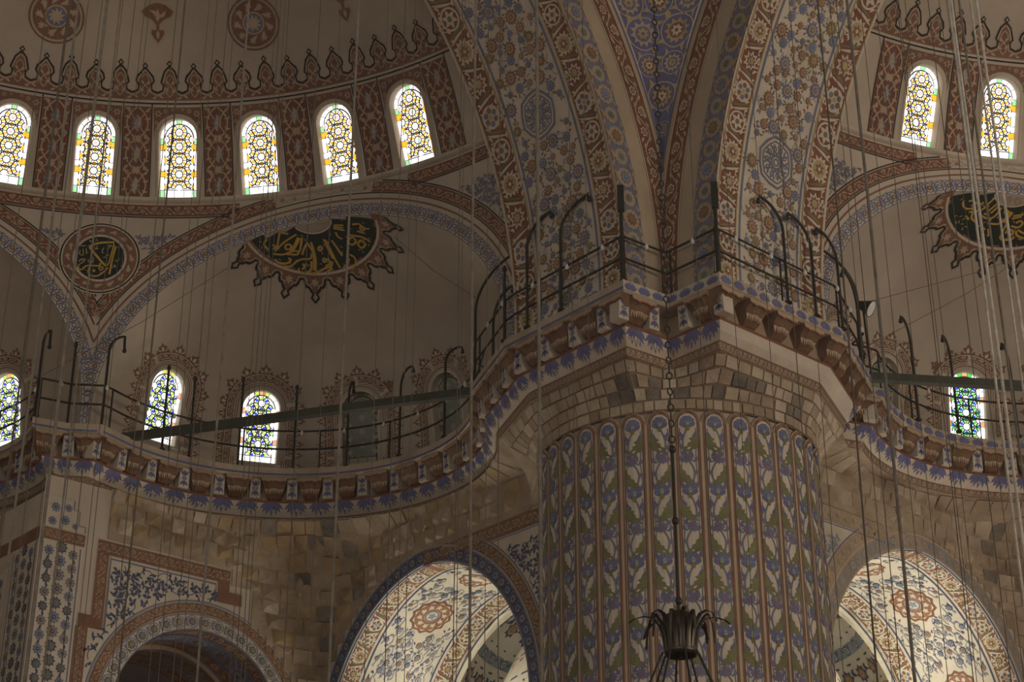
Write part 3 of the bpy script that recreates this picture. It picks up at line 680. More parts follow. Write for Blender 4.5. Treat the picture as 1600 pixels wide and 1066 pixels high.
def make_exedra(M, ex, side, kinds, spacing, first, medal, tag_name, inscr):
    th0 = first
    def EX(al, s, off=0.0): return M(ex.P(al, s / 4.87, off))
    def thx(x, s): return x / (EA * cos(s / 4.87))
    HW, H, SB = 0.455, 1.80, 0.06; SW = 0.66; ST = 2.3; S0 = -0.55
    als = [ex.dir + radians(th0 - spacing * k) for k in range(len(kinds))]   # from the left foot to the right foot
    mb = MB()
    for al, kd in zip(als, kinds):
        if kd is None:
            mb.grid([[EX(al + thx(SW * k / 3, ST * j / 8), ST * j / 8) for k in range(-3, 4)] for j in range(9)], 'plaster_wall', True); continue
        out = arch_outline(HW, H); rc = rect_match(out, SW, -SB, ST - SB, H)
        mb.grid([[EX(al + thx(x, SB + y), SB + y) for x, y in out], [EX(al + thx((x + a) / 2, SB + (y + b) / 2), SB + (y + b) / 2) for (x, y), (a, b) in zip(out, rc)], [EX(al + thx(x, SB + y), SB + y) for x, y in rc]], 'plaster_wall', True)
        mb.face([EX(al + thx(x, v), v) for x, v in ((-HW, SB), (HW, SB), (SW, 0), (-SW, 0))], 'plaster_wall')
    n = len(als)
    for i in range(n + 1):
        rows = []
        for j in range(9):
            s = ST * j / 8
            hi = ex.dir + ex.amax(s / 4.87) if i == 0 else als[i - 1] - thx(SW, s)
            lo = ex.dir - ex.amax(s / 4.87) if i == n else als[i] + thx(SW, s)
            rows.append([EX(lo + (hi - lo) * k / 8, s) for k in range(9)])
        mb.grid(rows, 'plaster_wall', True)
    psT = ST / 4.87; r_end = ex.rho; psE = math.acos((WR - ex.rho) / EA)
    rows = []
    for i in range(31):
        ps = psT + (psE - psT) * i / 30; am = ex.amax(ps); rows.append([M(ex.P(ex.dir - am + 2 * am * k / 60, ps)) for k in range(61)])
    mb.grid(rows, 'plaster_wall', True)
    rows = [[EX(ex.dir - ex.amax(0) + 2 * ex.amax(0) * k / 40, s) if s >= 0 else M((*ex.P(ex.dir - ex.amax(0) + 2 * ex.amax(0) * k / 40, 0)[:2], EZ + s)) for k in range(41)] for s in (S0, 0)]
    mb.grid(rows, 'plaster_wall', True)
    o = mb.build('wall_exedra_' + tag_name, label='plain plastered half-dome niche with arched windows, %s' % side, cat='niche wall', kind='structure')
    pw = Paint()
    for k, (al, kind) in enumerate(zip(als, kinds)):
        if kind is None: continue
        lab = {'jewel': 'bright blue and lime stained-glass window', 'emerald': 'bright emerald green stained-glass window', 'dull': 'unlit grey stained-glass window'}[kind]
        place = ['first', 'second', 'third', 'fourth', 'fifth'][k]
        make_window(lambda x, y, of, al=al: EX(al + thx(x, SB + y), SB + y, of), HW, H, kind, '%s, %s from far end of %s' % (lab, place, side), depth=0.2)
        # painted surround: scroll band and a fringe of leaf points
        ou = [(x, y) for x, y in arch_outline(HW + .12, H + .12, 26)]; ou[0] = (ou[0][0], -.2); ou[-1] = (ou[-1][0], -.2)
        A = Along(ou[::-1]); q = Paint(); Wd = .30
        m = 60
        for i in range(m):
            a, b = A.len * i / m, A.len * (i + 1) / m
            for w0, w1, c, l in ((0, Wd, 'cream', 0), (.0, .022, 'redbrown', 1), (.05, .07, 'redbrown', 1), (.10, .255, 'redbrown', 1), (Wd - .02, Wd, 'redbrown', 1)):
                q.poly([A(a, w0), A(b, w0), A(b, w1), A(a, w1)], c, l)
        z = Paint(); scroll_band(z, A.len, .15, 'cream', ('cream', 'redbrown', 'cream'), 2.2, 0, .103, 2)
        q.merge(z, lambda s, w: A(s, w))
        nf = 17
        for i in range(nf):
            s = A.len * (i + .5) / nf; z = Paint(); f = .118
            z.poly([(-f, 0), (-f * .9, .06), (-f * .45, .08), (-f * .66, .13), (-f * .2, .155), (0, .24), (f * .2, .155), (f * .66, .13), (f * .45, .08), (f * .9, .06), (f, 0)], 'redbrown', 0)
            z.leaf(0, .01, .13, .05, pi / 2, 'cream', 1, 0, 4)
            for d in (-1, 1): z.leaf(d * .035, .015, .07, .03, pi / 2 - d * .7, 'cream', 1, 0, 4)
            q.merge(z, lambda x, w, s=s: A(s + x, Wd + w))
        pw.merge(q, lambda x, y, al=al: (al + thx(x, SB + y), SB + y))
    pw.build('painted_window_surrounds', lambda a, s, o: EX(a, s, o), o, clip=lambda a, s: abs(a - ex.dir) < ex.amax(max(0, s) / 4.87) - .02, cell=(.06, .3))
    if medal:
        CMx, CMy = ex.c[0] + .75, ex.c[1] + .75
        def TOP(x, y, off=0.0):
            dx, dy = CMx + x - ex.c[0], CMy + y - ex.c[1]; q = (dx * dx + dy * dy) / EA ** 2
            return M((CMx + x, CMy + y, EZ + (EB - off) * sqrt(max(0, 1 - q))))
        p = Paint(); RB = 1.55
        p.ring(0, 0, RB, RB + .06, 'cream', 2, 48); p.ring(0, 0, RB + .06, RB + .12, 'redbrown', 2, 48)
        for i in range(48):       # black field as rings of quads so that it follows the vault
            a, b = 2 * pi * i / 48, 2 * pi * (i + 1) / 48
            for r0, r1 in ((.48, .85), (.85, 1.2), (1.2, RB)):
                p.poly([(r0 * cos(a), r0 * sin(a)), (r1 * cos(a), r1 * sin(a)), (r1 * cos(b), r1 * sin(b)), (r0 * cos(b), r0 * sin(b))], 'blackgreen', 1)
        p.disc(0, 0, .45, 'redbrown', 1, 30); p.ring(0, 0, .45, .50, 'cream', 2, 36)
        for k in range(9):
            for r in (.11, .23, .35):
                a = 2 * pi * k / 9 + r * 3; p.ring(r * cos(a), r * sin(a), .055, .08, 'sand', 2, 10)
        for st in inscr:
            w = .05; p.stroke(smooth_pts([(a_ - .15, b_ - .25) for a_, b_ in st]), w, 'brightgold', 2)
        rnd = random.Random(5)
        for k in range(90):       # fine gold dots and ticks between the strokes
            a = rnd.random() * 2 * pi; r = .58 + .92 * rnd.random(); p.leaf(r * cos(a), r * sin(a), .09, .022, rnd.random() * 6.28, 'gold', 2, .3, 4)
        nT = 18
        def pol(a, r): r *= .905; return (r * cos(a), r * sin(a))
        for k in range(nT):
            a = 2 * pi * (k + .5) / nT; h = pi / nT
            half = [(1.0, 1.88), (.80, 1.92), (.74, 2.02), (.62, 2.08), (.42, 2.09), (.26, 2.18), (.12, 2.24), (.24, 2.33)]
            outl = [pol(a - h * f, r) for f, r in half] + [pol(a, 2.43)] + [pol(a + h * f, r) for f, r in half[::-1]]
            body = [pol(a - h, RB + .1)] + [pol(a - h * f, r) for f, r in half[:7]] + [pol(a + h * f, r) for f, r in half[:7][::-1]] + [pol(a + h, RB + .1), pol(a, RB + .1)]
            p.poly(body, 'redbrown', 1); p.stroke(outl, .055, 'black', 3)
            p.stroke([pol(a - h * f * .86, r - .05) for f, r in half[:6]], .03, 'sand', 2); p.stroke([pol(a + h * f * .86, r - .05) for f, r in half[:6]], .03, 'sand', 2)
            c = pol(a, 1.97)
            for j in range(6): p.leaf(c[0], c[1], .11, .05, j * pi / 3, 'sand', 2, .1, 4)
            c = pol(a + h, 1.88); p.ring(c[0], c[1], .03, .055, 'sand', 2, 8)
            for s in (-1, 1): c = pol(a + s * h * .55, 1.93); p.leaf(c[0], c[1], .14, .05, a + s * 1.9, 'sand', 2, .4, 4)
        def ok(x, y):
            dx, dy = CMx + x - SC[0], CMy + y - SC[1]; return hypot(dx, dy) > WR + .03
        p.build('painted_inscription', TOP, o, clip=ok, cell=(.2, .2), lift=.007)
    return o
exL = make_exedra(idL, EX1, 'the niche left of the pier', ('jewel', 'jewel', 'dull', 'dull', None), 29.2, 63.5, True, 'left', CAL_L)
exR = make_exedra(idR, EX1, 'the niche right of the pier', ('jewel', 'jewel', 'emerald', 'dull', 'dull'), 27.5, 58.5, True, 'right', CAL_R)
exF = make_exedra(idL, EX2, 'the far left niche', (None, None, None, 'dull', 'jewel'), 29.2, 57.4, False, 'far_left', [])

def make_drum_wall(M, exs, side, t1):
    def WL(th, z, off=0.0): return M((SC[0] + (WR - off) * cos(th), SC[1] + (WR - off) * sin(th), z))
    mb = MB(); cols = []
    ths = [radians(-4) + (t1 + radians(4)) * i / 220 for i in range(221)]
    for ex in exs:
        for d in (-ex.dmax, ex.dmax): ths += [ex.dir + d * .9999, ex.dir + d * 1.0001]
    ths.sort()
    for th in ths:
        zl = 16.9
        for ex in exs:
            z = ex.top(th)
            if z: zl = z
        cols.append([WL(th, zl + (ZT - zl) * k / 4) for k in range(5)])
    mb.grid(cols, 'plaster', True)
    # moulding under the window drum
    prof = [(11.5, 22.93), (11.40, 22.95), (11.36, 23.0), (11.40, 23.05), (11.52, 23.06), (11.6, 23.09), (11.78, 23.11)]
    mb.grid([[M((SC[0] + r * cos(t), SC[1] + r * sin(t), z)) for r, z in prof] for t in [radians(-4) + (t1 + radians(4)) * i / 120 for i in range(121)]], 'cream', True)
    wall = mb.build('wall_drum_' + side, label='%s wall below the semi-dome drum with painted niche arches' % side, cat='wall', kind='structure')
    vth = VTH if len(exs) > 1 else radians(58)
    curves = [Along(ex.curve()[::-1]) for ex in exs]
    samples = [[c(c.len * i / 160, 0) for i in range(161)] for c in curves]
    def dist(x, z): return min(hypot(x - a, z - b) for sset in samples for a, b in sset)
    p = Paint()
    for ci, A in enumerate(curves):
        q = Paint(); m = 90
        for i in range(m):
            a, b = A.len * i / m, A.len * (i + 1) / m
            for w0, w1, c, l in ((0, .31, 'cream', 0), (.0, .018, 'slate', 1), (.30, .318, 'slate', 1), (.42, .46, 'redbrown', 1), (.58, .605, 'black', 1), (.62, .88, 'red', 0), (.90, .93, 'black', 1)):
                q.poly([A(a, w0), A(b, w0), A(b, w1), A(a, w1)], c, l)
        n = int(A.len / .26); st = A.len / n
        for i in range(n):
            z = Paint(); k = i % 2
            z.ring(0, .17, .10, .125, 'slate', 1, 14); z.star(0, .17, .085, 6, 'slate' if k else 'redbrown', 1, .6); z.disc(0, .17, .035, 'gold' if not k else 'cream', 2, 6)
            for s in (-1, 1):
                z.stroke([(s * .13 + d * .13, .17 + s * .12 * sin(pi * (d + .5))) for d in (-.5, -.25, 0, .25, .5)], .03, 'blue', 1); z.leaf(s * .13, .17 - s * .10, .08, .035, -s * 1.2, 'slate', 1, .3, 4)
            q.merge(z, lambda x, w, i=i: A(st * (i + .5) + x, w))
        z = Paint(); scroll_band(z, A.len, .24, 'sand', ('sand', 'redbrown', 'sand'), 2.2, 0, .63, 1); q.merge(z, lambda s, w: A(s, w))
        for pts, c, l in q.p:
            cx = sum(t[0] for t in pts) / len(pts) / WR; cz = sum(t[1] for t in pts) / len(pts)
            if max(t[1] for t in pts) > 22.92 or cz < 16.95: continue
            if len(exs) > 1 and ((ci == 0 and cx > vth) or (ci == 1 and cx < vth)): continue
            if ci == 0 and len(exs) == 1 and cx > radians(59): continue
            p.poly([(u / WR, v) for u, v in pts], c, l)
    # horizontal scroll band and blue arabesque in the triangles beside the niches
    q = Paint(); n = 120
    for i in range(n):
        a, b = t1 * i / n, t1 * (i + 1) / n
        for z0, z1, c, l in ((22.58, 22.88, 'red', 0), (22.53, 22.56, 'black', 1)):
            if min(dist(a * WR, z0), dist(b * WR, z0)) > .75: q.poly([(a * WR, z0), (b * WR, z0), (b * WR, z1), (a * WR, z1)], c, l)
    z = Paint(); scroll_band(z, t1 * WR, .26, 'sand', ('sand', 'redbrown', 'sand'), 2.1, 0, 22.60, 1)
    for pts, c, l in z.p:
        if min(dist(*pts[0]), dist(*pts[len(pts) // 2])) > .95: q.poly(pts, c, l)
    rx, rz = radians(56.9) * WR, 21.40
    def inop(x, zz):
        for ex in exs:
            t = ex.top(x / WR)
            if t and zz < t: return True
        return False
    def ins(x, zz): return zz < 22.48 and not inop(x, zz) and x > .6 and dist(x, zz) > .96 and hypot(x - rx, zz - rz) > 1.0 and zz > 17.5
    arabesque(q, ins, (0.2, t1 * WR, 18.2, 22.4), 'slate', .26, 1, 11)
    # roundel with the gilt inscription
    if len(exs) > 1:
        q.disc(rx, rz, .95, 'cream', 2, 40); q.ring(rx, rz, .885, .92, 'black', 3, 44); q.ring(rx, rz, .62, .85, 'redbrown', 3, 40); q.disc(rx, rz, .565, 'blackgreen', 3, 40)
        for k in range(16):
            a = 2 * pi * k / 16; q.star(rx + .735 * cos(a), rz + .735 * sin(a), .075, 6, 'sand', 4, .5); q.leaf(rx + .70 * cos(a + .19), rz + .70 * sin(a + .19), .15, .05, a + 1.3, 'sand', 4, .4, 4)
        for pts, w in text_strokes():
            q.stroke(smooth_pts([(rx - (x - 520) / 325 * .565, rz - (y - 560) / 325 * .565) for x, y in pts]), w / 325 * .565, 'brightgold' if w > 17 else 'gold', 4)
        for k in range(26):
            a = k * 2.4; r = .52 * sqrt((k + .5) / 26); q.leaf(rx + r * cos(a), rz + r * sin(a), .06, .015, a * 3, 'teal', 3, .3, 4)
    for pts, c, l in q.p: p.poly([(u / WR, v) for u, v in pts], c, l)
    p.build('painted_arch_bands', WL, wall, clip=lambda t, z: t > radians(1), cell=(.03, .5))
make_drum_wall(idL, [EX1, EX2], 'left', radians(112))
make_drum_wall(idR, [EX1], 'right', radians(75))
# ================================================================== cornice with consoles
def arc(cx, cy, r, a0, a1, n): return [(cx + r * cos(radians(a0 + (a1 - a0) * i / n)), cy + r * sin(radians(a0 + (a1 - a0) * i / n))) for i in range(n + 1)]
PATH_FAR = [(5.05, 24.9)] + arc(1.42, 26.3, 3.95, -16, 60, 14)[0:]          # far-left niche, read from its foot outwards
PATH_FAR = PATH_FAR[::-1]
PATH_L = [(5.05, 24.9), (5.80, 24.72), (6.42, 24.28)] + arc(8.35, 20.46, 4.24, 116, -30, 34)[1:] + [(11.15, 17.30), (10.26, 15.2), (10.20, 11.78)]
PATH_N = [(10.20, 11.78), (11.30, 11.70), (11.32, 10.40)]
PATH_R = [(11.32, 10.40), (14.9, 10.46), (17.10, 11.50), (17.30, 11.95)] + arc(20.0, 8.25, 4.12, 122, -10, 30)
def offset_path(path, d):
    out = []
    for i, p in enumerate(path):
        ns = []
        for a, b in ((i - 1, i), (i, i + 1)):
            if a < 0 or b >= len(path): continue
            dx, dy = path[b][0] - path[a][0], path[b][1] - path[a][1]; l = hypot(dx, dy) or 1; ns.append((-dy / l, dx / l))
        nx = sum(n[0] for n in ns) / len(ns); ny = sum(n[1] for n in ns) / len(ns); l2 = max(.45, nx * nx + ny * ny)
        out.append((p[0] + nx / l2 * d, p[1] + ny / l2 * d))
    return out
FULL = PATH_FAR + PATH_L[1:] + PATH_N[1:] + PATH_R[1:]
I_L0 = len(PATH_FAR) - 1; I_N0 = I_L0 + len(PATH_L) - 1; I_R0 = I_N0 + len(PATH_N) - 1
LV = [('top', 1.2, 17.0), ('top', 0.0, 17.0), ('slab', 0.0, 16.80), ('slab', 0.06, 16.77), ('back', 0.44, 16.77), ('back', 0.44, 16.30), ('red', 0.30, 16.29), ('red', 0.31, 16.24), ('leaf', .32, 16.24), ('leaf', .40, 16.08), ('leaf', .52, 15.96), ('frieze', .55, 15.955), ('frieze', .59, 15.80), ('under', .64, 15.79), ('under', .9, 15.76)]
OFF = {}
def offp(d):
    k = round(d, 3)
    if k not in OFF: OFF[k] = offset_path(FULL, d)
    return OFF[k]
class CPath:
    """s along FULL (front edge), gives point at inset d"""
    def __init__(s):
        s.L = [0]
        for a, b in zip(FULL, FULL[1:]): s.L.append(s.L[-1] + hypot(b[0] - a[0], b[1] - a[1]))
    def at(s, t, d):
        t = max(0, min(s.L[-1] - 1e-6, t)); i = 0
        while s.L[i + 1] < t: i += 1
        f = (t - s.L[i]) / (s.L[i + 1] - s.L[i]); P = offp(d); return (P[i][0] + (P[i + 1][0] - P[i][0]) * f, P[i][1] + (P[i + 1][1] - P[i][1]) * f)
    def ang(s, t):
        a = s.at(t - .02, 0); b = s.at(t + .02, 0); return atan2(b[1] - a[1], b[0] - a[0])
CP = CPath()
sections = [('far_left', 0, I_L0), ('left', I_L0, I_N0), ('pier', I_N0, I_R0), ('right', I_R0, len(FULL) - 1)]
# console: wing-shaped bracket, local x along the cornice, y into the wall, z up, base at 16.12
def console_mesh():
    mb = MB(); prof = [(.03, .57), (.03, .47), (.10, .40), (.16, .30), (.20, .18), (.30, .07), (.44, .0)]
    rows = []
    for y, z in prof:
        t = (z / .57); w = .14 + .17 * t
        rows.append([(x * w, y + (.05 * (abs(x) ** 2)) * (1 if z < .45 else 0), z - (.03 if abs(x) in (.5,) and z < .5 else 0)) for x in (-1, -.75, -.5, -.25, 0, .25, .5, .75, 1)])
    mb.grid(rows[:2], 'tan', False); mb.grid(rows[1:4], 'console_brown', False); mb.grid(rows[3:], 'console_brown', False)
    for s in (0, -1):
        mb.face([r[s] for r in rows] + [(rows[-1][s][0], .46, 0), (rows[0][s][0], .46, .57)], 'console_brown')
    mb.face([rows[0][0], rows[0][-1], (rows[0][-1][0], .46, .57), (rows[0][0][0], .46, .57)], 'tan')
    mb.grid([[(x, y - .012, z) for x, y, z in rows[1]], [(x, y - .012, z - .04) for x, y, z in rows[1]]], 'red', False)
    for i in range(8):       # carved scallops
        a, b, c, d_ = rows[3][i], rows[3][i + 1], rows[5][i], rows[5][i + 1]; m = tuple((Vector(a) + Vector(b) + Vector(c) + Vector(d_)) / 4 + Vector((0, -.035, -.03)))
        mb.face([a, b, m], 'tan' if i % 2 else 'sand'); mb.face([b, d_, m], 'console_brown'); mb.face([d_, c, m], 'redbrown'); mb.face([c, a, m], 'console_brown')
    return finish(mb, 'console')
def finish(mb, name):
    mb.v = [(a, b, c * .825) for a, b, c in mb.v]; return mb.mesh(name)
def block_mesh(painted):
    mb = MB(); q = [(-.12, .20, 0), (.12, .20, 0), (.12, .46, 0), (-.12, .46, 0), (-.115, .17, .57), (.115, .17, .57), (.115, .46, .57), (-.115, .46, .57)]; mb.hexa(q, 'cream')
    p = Paint(); c = 'blue' if painted else 'violet'
    p.star(0, .28, .085, 8, c, 1, .5); p.disc(0, .28, .03, 'gold', 2, 6)
    for a in (-1, 1):
        for k in (-.6, 0, .6): p.leaf(0, .28 + a * .07, .17, .07, a * pi / 2 + k, c, 1, 0, 4)
    for pts, col, l in p.p: mb.face([(x, .20 - .03 * (z / .57) - .004 * l, z) for x, z in pts], col)
    mb.v = [(a, b, c * .825) for a, b, c in mb.v]; return mb.mesh('flower_block')
CONS = console_mesh(); BLK = block_mesh(True)
def leaf_motif(p, s, w, h, col, up=False, lay=1):
    q = Paint()
    for k in range(-3, 4):
        q.leaf(0 + k * w * .03, 0, h * (1 - .06 * abs(k)), w * .16, -pi / 2 + k * .33, col, lay, 0.15 * (1 if k > 0 else -1 if k < 0 else 0), 5)
    p.merge(q, (lambda x, y: (s + x, -y - h)) if False else (lambda x, y: (s + x, y)) if not up else (lambda x, y: (s + x, -y)))
n_con = 0
for sec, i0, i1 in sections:
    mb = MB()
    for (na, d0, z0), (nb, d1, z1) in zip(LV, LV[1:]):
        A, B = offp(d0), offp(d1); key = {'top': 'stone', 'slab': 'stone_pale' if sec != 'pier' else 'cream', 'back': 'tan', 'red': 'red', 'leaf': 'cream', 'frieze': 'sand', 'under': 'stone'}[nb]
        mb.grid([[(*A[i], z0), (*B[i], z1)] for i in range(i0, i1 + 1)], key, False)
    num = {'far_left': 1, 'left': 2, 'pier': 3, 'right': 4}[sec]
    words = {'far_left': 'cornice of the far left niche with consoles', 'left': 'long curved cornice left of the pier with consoles and blue leaves', 'pier': 'short cornice across the front of the fluted pier', 'right': 'curved cornice right of the pier with blue leaf edge'}[sec]
    tr = mb.build('trim_%d' % num, label=words, cat='cornice', kind='structure')
    s0, s1 = CP.L[i0], CP.L[i1]; p = Paint()
    def SURF(s, y, off, zones=[(0.0, 17.0), (0.0, 16.74)]): pass
    def leafS(s, y, off):          # y: 0 at the red strip, negative downwards
        t = -y
        if t < .16: d, z = .32 + .08 * t / .16, 16.24 - t
        else: d, z = .40 + .12 * (t - .16) / .17, 16.08 - (t - .16) * .70
        P = CP.at(s, max(0, d)); a = CP.ang(s); return (P[0] + sin(a) * off, P[1] - cos(a) * off, z)
    def slabS(s, y, off):
        P = CP.at(s, 0.0); a = CP.ang(s); return (P[0] + sin(a) * off, P[1] - cos(a) * off, 16.80 + y)
    def friS(s, y, off):
        P = CP.at(s, .55 + .04 * (1 - y / .155)); a = CP.ang(s); return (P[0] + sin(a) * off, P[1] - cos(a) * off, 15.80 + y)
    def undS(s, y, off):
        P = CP.at(s, .02 + y); return (P[0], P[1], 16.70 - off)
    pl = Paint(); n = max(2, round((s1 - s0) / .52)); st = (s1 - s0) / n
    for i in range(n):
        if sec == 'right' and s0 + st * (i + .5) < CP.L[-1] and s0 + st * (i + .5) < s0 + 5.7: continue
        leaf_motif(pl, s0 + st * (i + .5), st * .86, .30, 'blue')
    nn = int((s1 - s0) / .2) + 1
    pl.build('painted_leaves', leafS, tr)
    ps = Paint()
    if sec in ('far_left', 'left'):
        for i in range(nn):
            a, b = s0 + (s1 - s0) * i / nn, s0 + (s1 - s0) * (i + 1) / nn; ps.poly([(a, .01), (b, .01), (b, .055), (a, .055)], 'blue', 1)
    else:
        n = max(2, round((s1 - s0) / .36)); st = (s1 - s0) / n
        for i in range(n): leaf_motif(ps, s0 + st * (i + .5), st * .9, .18, 'blue', True)
        ps.p = [([(x, y + .015) for x, y in q], c, l) for q, c, l in ps.p]
    ps.build('painted_edge', slabS, tr)
    pf = Paint(); pf_n = nn
    for i in range(nn):
        a, b = s0 + (s1 - s0) * i / nn, s0 + (s1 - s0) * (i + 1) / nn
        pf.poly([(a, .0), (b, .0), (b, .02), (a, .02)], 'redbrown', 1); pf.poly([(a, .135), (b, .135), (b, .155), (a, .155)], 'redbrown', 1)
    scroll_band(pf, s1 - s0, .12, 'redbrown', ('redbrown', 'sand', 'redbrown'), 2.4, s0, .018, 1)
    pf.build('painted_frieze', friS, tr)
    # consoles and blocks, each its own piece
    n = max(1, round((s1 - s0) / .80)) if sec != 'pier' else 4; st = (s1 - s0) / n
    for i in range(n):
        if sec == 'pier':
            for k, s in ((0, s0 + (CP.L[i0 + 1] - s0) * (.15 + .68 * (i % 2))), (1, CP.L[i0 + 1] + (s1 - CP.L[i0 + 1]) * (.15 + .68 * (i % 2)))):
                if (i < 2) == (k == 0):
                    P = CP.at(s, 0); inst(BLK, 'flower_block', tr, (P[0], P[1], 16.30), CP.ang(s))
            if i % 2 == 0:
                s = (s0 + CP.L[i0 + 1]) / 2 if i == 0 else (CP.L[i0 + 1] + s1) / 2; P = CP.at(s, 0); inst(CONS, 'console', tr, (P[0], P[1], 16.30), CP.ang(s))
            continue
        s = s0 + st * (i + .5); P = CP.at(s, 0); inst(CONS, 'console', tr, (P[0], P[1], 16.30), CP.ang(s))
        s = s0 + st * (i + 1.0)
        if i < n - 1 and not (sec == 'right' and s < s0 + 5.7): P = CP.at(s, 0); inst(BLK, 'flower_block', tr, (P[0], P[1], 16.30), CP.ang(s))
        pu = None

# ================================================================== fluted pier
PC = (13.88, 14.06); PR = 2.78; NF = 34
mb = MB(); rows = []
for z in (0.0, 14.70, 14.93):
    rows.append([(PC[0] + (PR - .05) * cos(2 * pi * k / 136), PC[1] + (PR - .05) * sin(2 * pi * k / 136), z) for k in range(136)])
mb.grid(rows, 'sand', True, True); mb.grid([rows[-1], [(x, y, 15.7) for x, y, z in rows[-1]]], 'stone', True, True)
pier = mb.build('wall_pier', label='huge round pier with painted arch-topped flutes', cat='pier', kind='structure')
def flute_mesh(mx=1):
    """one flute: raised rib edge, red lines, gently bulging cream panel with carnations and leaves; local x across, y out of the pier, z up from 8 m"""
    hw = 2 * pi * PR / NF / 2; Wp = hw * .70; ZB = 7.0; ZH = 14.69; mb = MB()
    def bul(x): return .05 * (1 - (x / hw) ** 2)
    def Q(x, z, off=0.0): return (x, bul(x) + off, z)
    xs = [-hw, -hw * .86, -hw * .72, -hw * .36, 0, hw * .36, hw * .72, hw * .86, hw]
    mb.grid([[Q(x, z, .025 if abs(x) > hw * .8 else 0) for x in xs] for z in (ZB, (ZB + ZH) / 2, ZH)], 'sand', True)
    oh = arch_outline(hw, hw * 1.0, 16)      # round head
    mb.face([Q(x, ZH + y, 0.0) for x, y in oh], 'sand')
    for r0, r1, c, o in ((hw * .80, hw * .90, 'redbrown', .03), (hw * .68, hw * .745, 'red', .012)):
        for s in (-1, 1): mb.face([Q(s * r0, ZB, o), Q(s * r1, ZB, o), Q(s * r1, ZH, o), Q(s * r0, ZH, o)], c)
        a0 = [(r0 * cos(pi * k / 14), r0 * sin(pi * k / 14)) for k in range(15)]; a1 = [(r1 * cos(pi * k / 14), r1 * sin(pi * k / 14)) for k in range(15)]
        for k in range(14): mb.face([Q(*(a0[k][0], ZH + a0[k][1]), o), Q(a1[k][0], ZH + a1[k][1], o), Q(a1[k + 1][0], ZH + a1[k + 1][1], o), Q(a0[k + 1][0], ZH + a0[k + 1][1], o)], c)
    outer = [(hw * 1.0 * cos(pi * k / 14), hw * 1.0 * sin(pi * k / 14)) for k in range(15)]
    p = Paint(); w = hw * .66
    p.strip(-w, w, ZB, ZH, 'cream', 0, .2); p.poly([(w * cos(pi * k / 12), ZH + w * sin(pi * k / 12)) for k in range(13)], 'cream', 0)
    z = ZH - .02; k = 0
    while z > ZB + .3:
        s = 1 if k % 2 else -1
        # carnation fan
        p.poly([(0, z - .12 * w / .17)] + [(w * .88 * cos(a) * (1 if j % 2 else .9), z + .0 + w * .88 * sin(a) * (1 if j % 2 else .9)) for j, a in enumerate([-.5 + (pi + 1.0) * t / 12 for t in range(13)])], 'blue', 2)
        for a in (.3, .8, 1.3, 1.85, 2.35, 2.85): p.stroke([(0, z - .02), (w * .76 * cos(a), z + w * .76 * sin(a))], .012, 'greyblue', 3)
        p.poly([(-.03, z - .16), (.03, z - .16), (.045, z - .04), (-.045, z - .04)], 'green', 3)
        p.stroke([(s * w * .6 * sin(pi * t), z - .10 - .62 * t) for t in [j / 8 for j in range(9)]], .03, 'slate', 1)
        p.leaf(s * w * .80, z - .60, .54, .19, pi / 2 + s * .62, 'green', 2, .35 * s, 9, .35); p.leaf(-s * w * .1, z - .32, .26, .12, -pi / 2 - s * 1.1, 'green', 2, .3, 7, .3)
        zz = z - .70
        p.star(s * w * .1, zz, w * .74, 10, 'slate', 2, .62); p.disc(s * w * .1, zz, w * .34, 'violet', 3, 8); p.ring(s * w * .1, zz - .01, w * .20, w * .27, 'rust', 4, 8, .2, pi - .2)
        p.leaf(-s * w * .80, zz - .55, .52, .18, pi / 2 - s * .62, 'green', 2, -.35 * s, 9, .35)
        p.stroke([(-s * w * .6 * sin(pi * t), zz - .06 - .50 * t) for t in [j / 8 for j in range(9)]], .03, 'slate', 1)
        for d in (-1, 1): p.leaf(d * w * .55, zz + .02, .16, .06, pi / 2 + d * .3, 'blue', 1, .3, 4); p.leaf(d * w * .6, z - .22, .14, .06, -pi / 2 + d * .3, 'blue', 1, .3, 4)
        for d in (-1, 1):
            for e in range(5): p.leaf(d * w * .88, z - .16 - e * .25, .15, .055, -pi / 2 - d * .55, 'slate' if e % 2 else 'blue', 1, .4 * d, 4)
            p.stroke([(d * w * (.86 + .08 * sin(t * 9)), z - .1 - 1.2 * t) for t in [j / 8 for j in range(9)]], .018, 'slate', 1)
        z -= 1.34; k += 1
    for pts, c, l in p.p: mb.face([Q(x, z, .006 + .004 * l) for x, z in pts], c)
    mb.v = [(x * mx, y, z) for x, y, z in mb.v]; return mb.mesh('flute')
FL = (flute_mesh(1), flute_mesh(-1))
for k in range(NF):
    a = 2 * pi * (k + .5) / NF
    if -0.35 < cos(a - radians(227)) :
        inst(FL[k % 2], 'flute', pier, (PC[0] + (PR - .03) * cos(a), PC[1] + (PR - .03) * sin(a), 0), a - pi / 2)

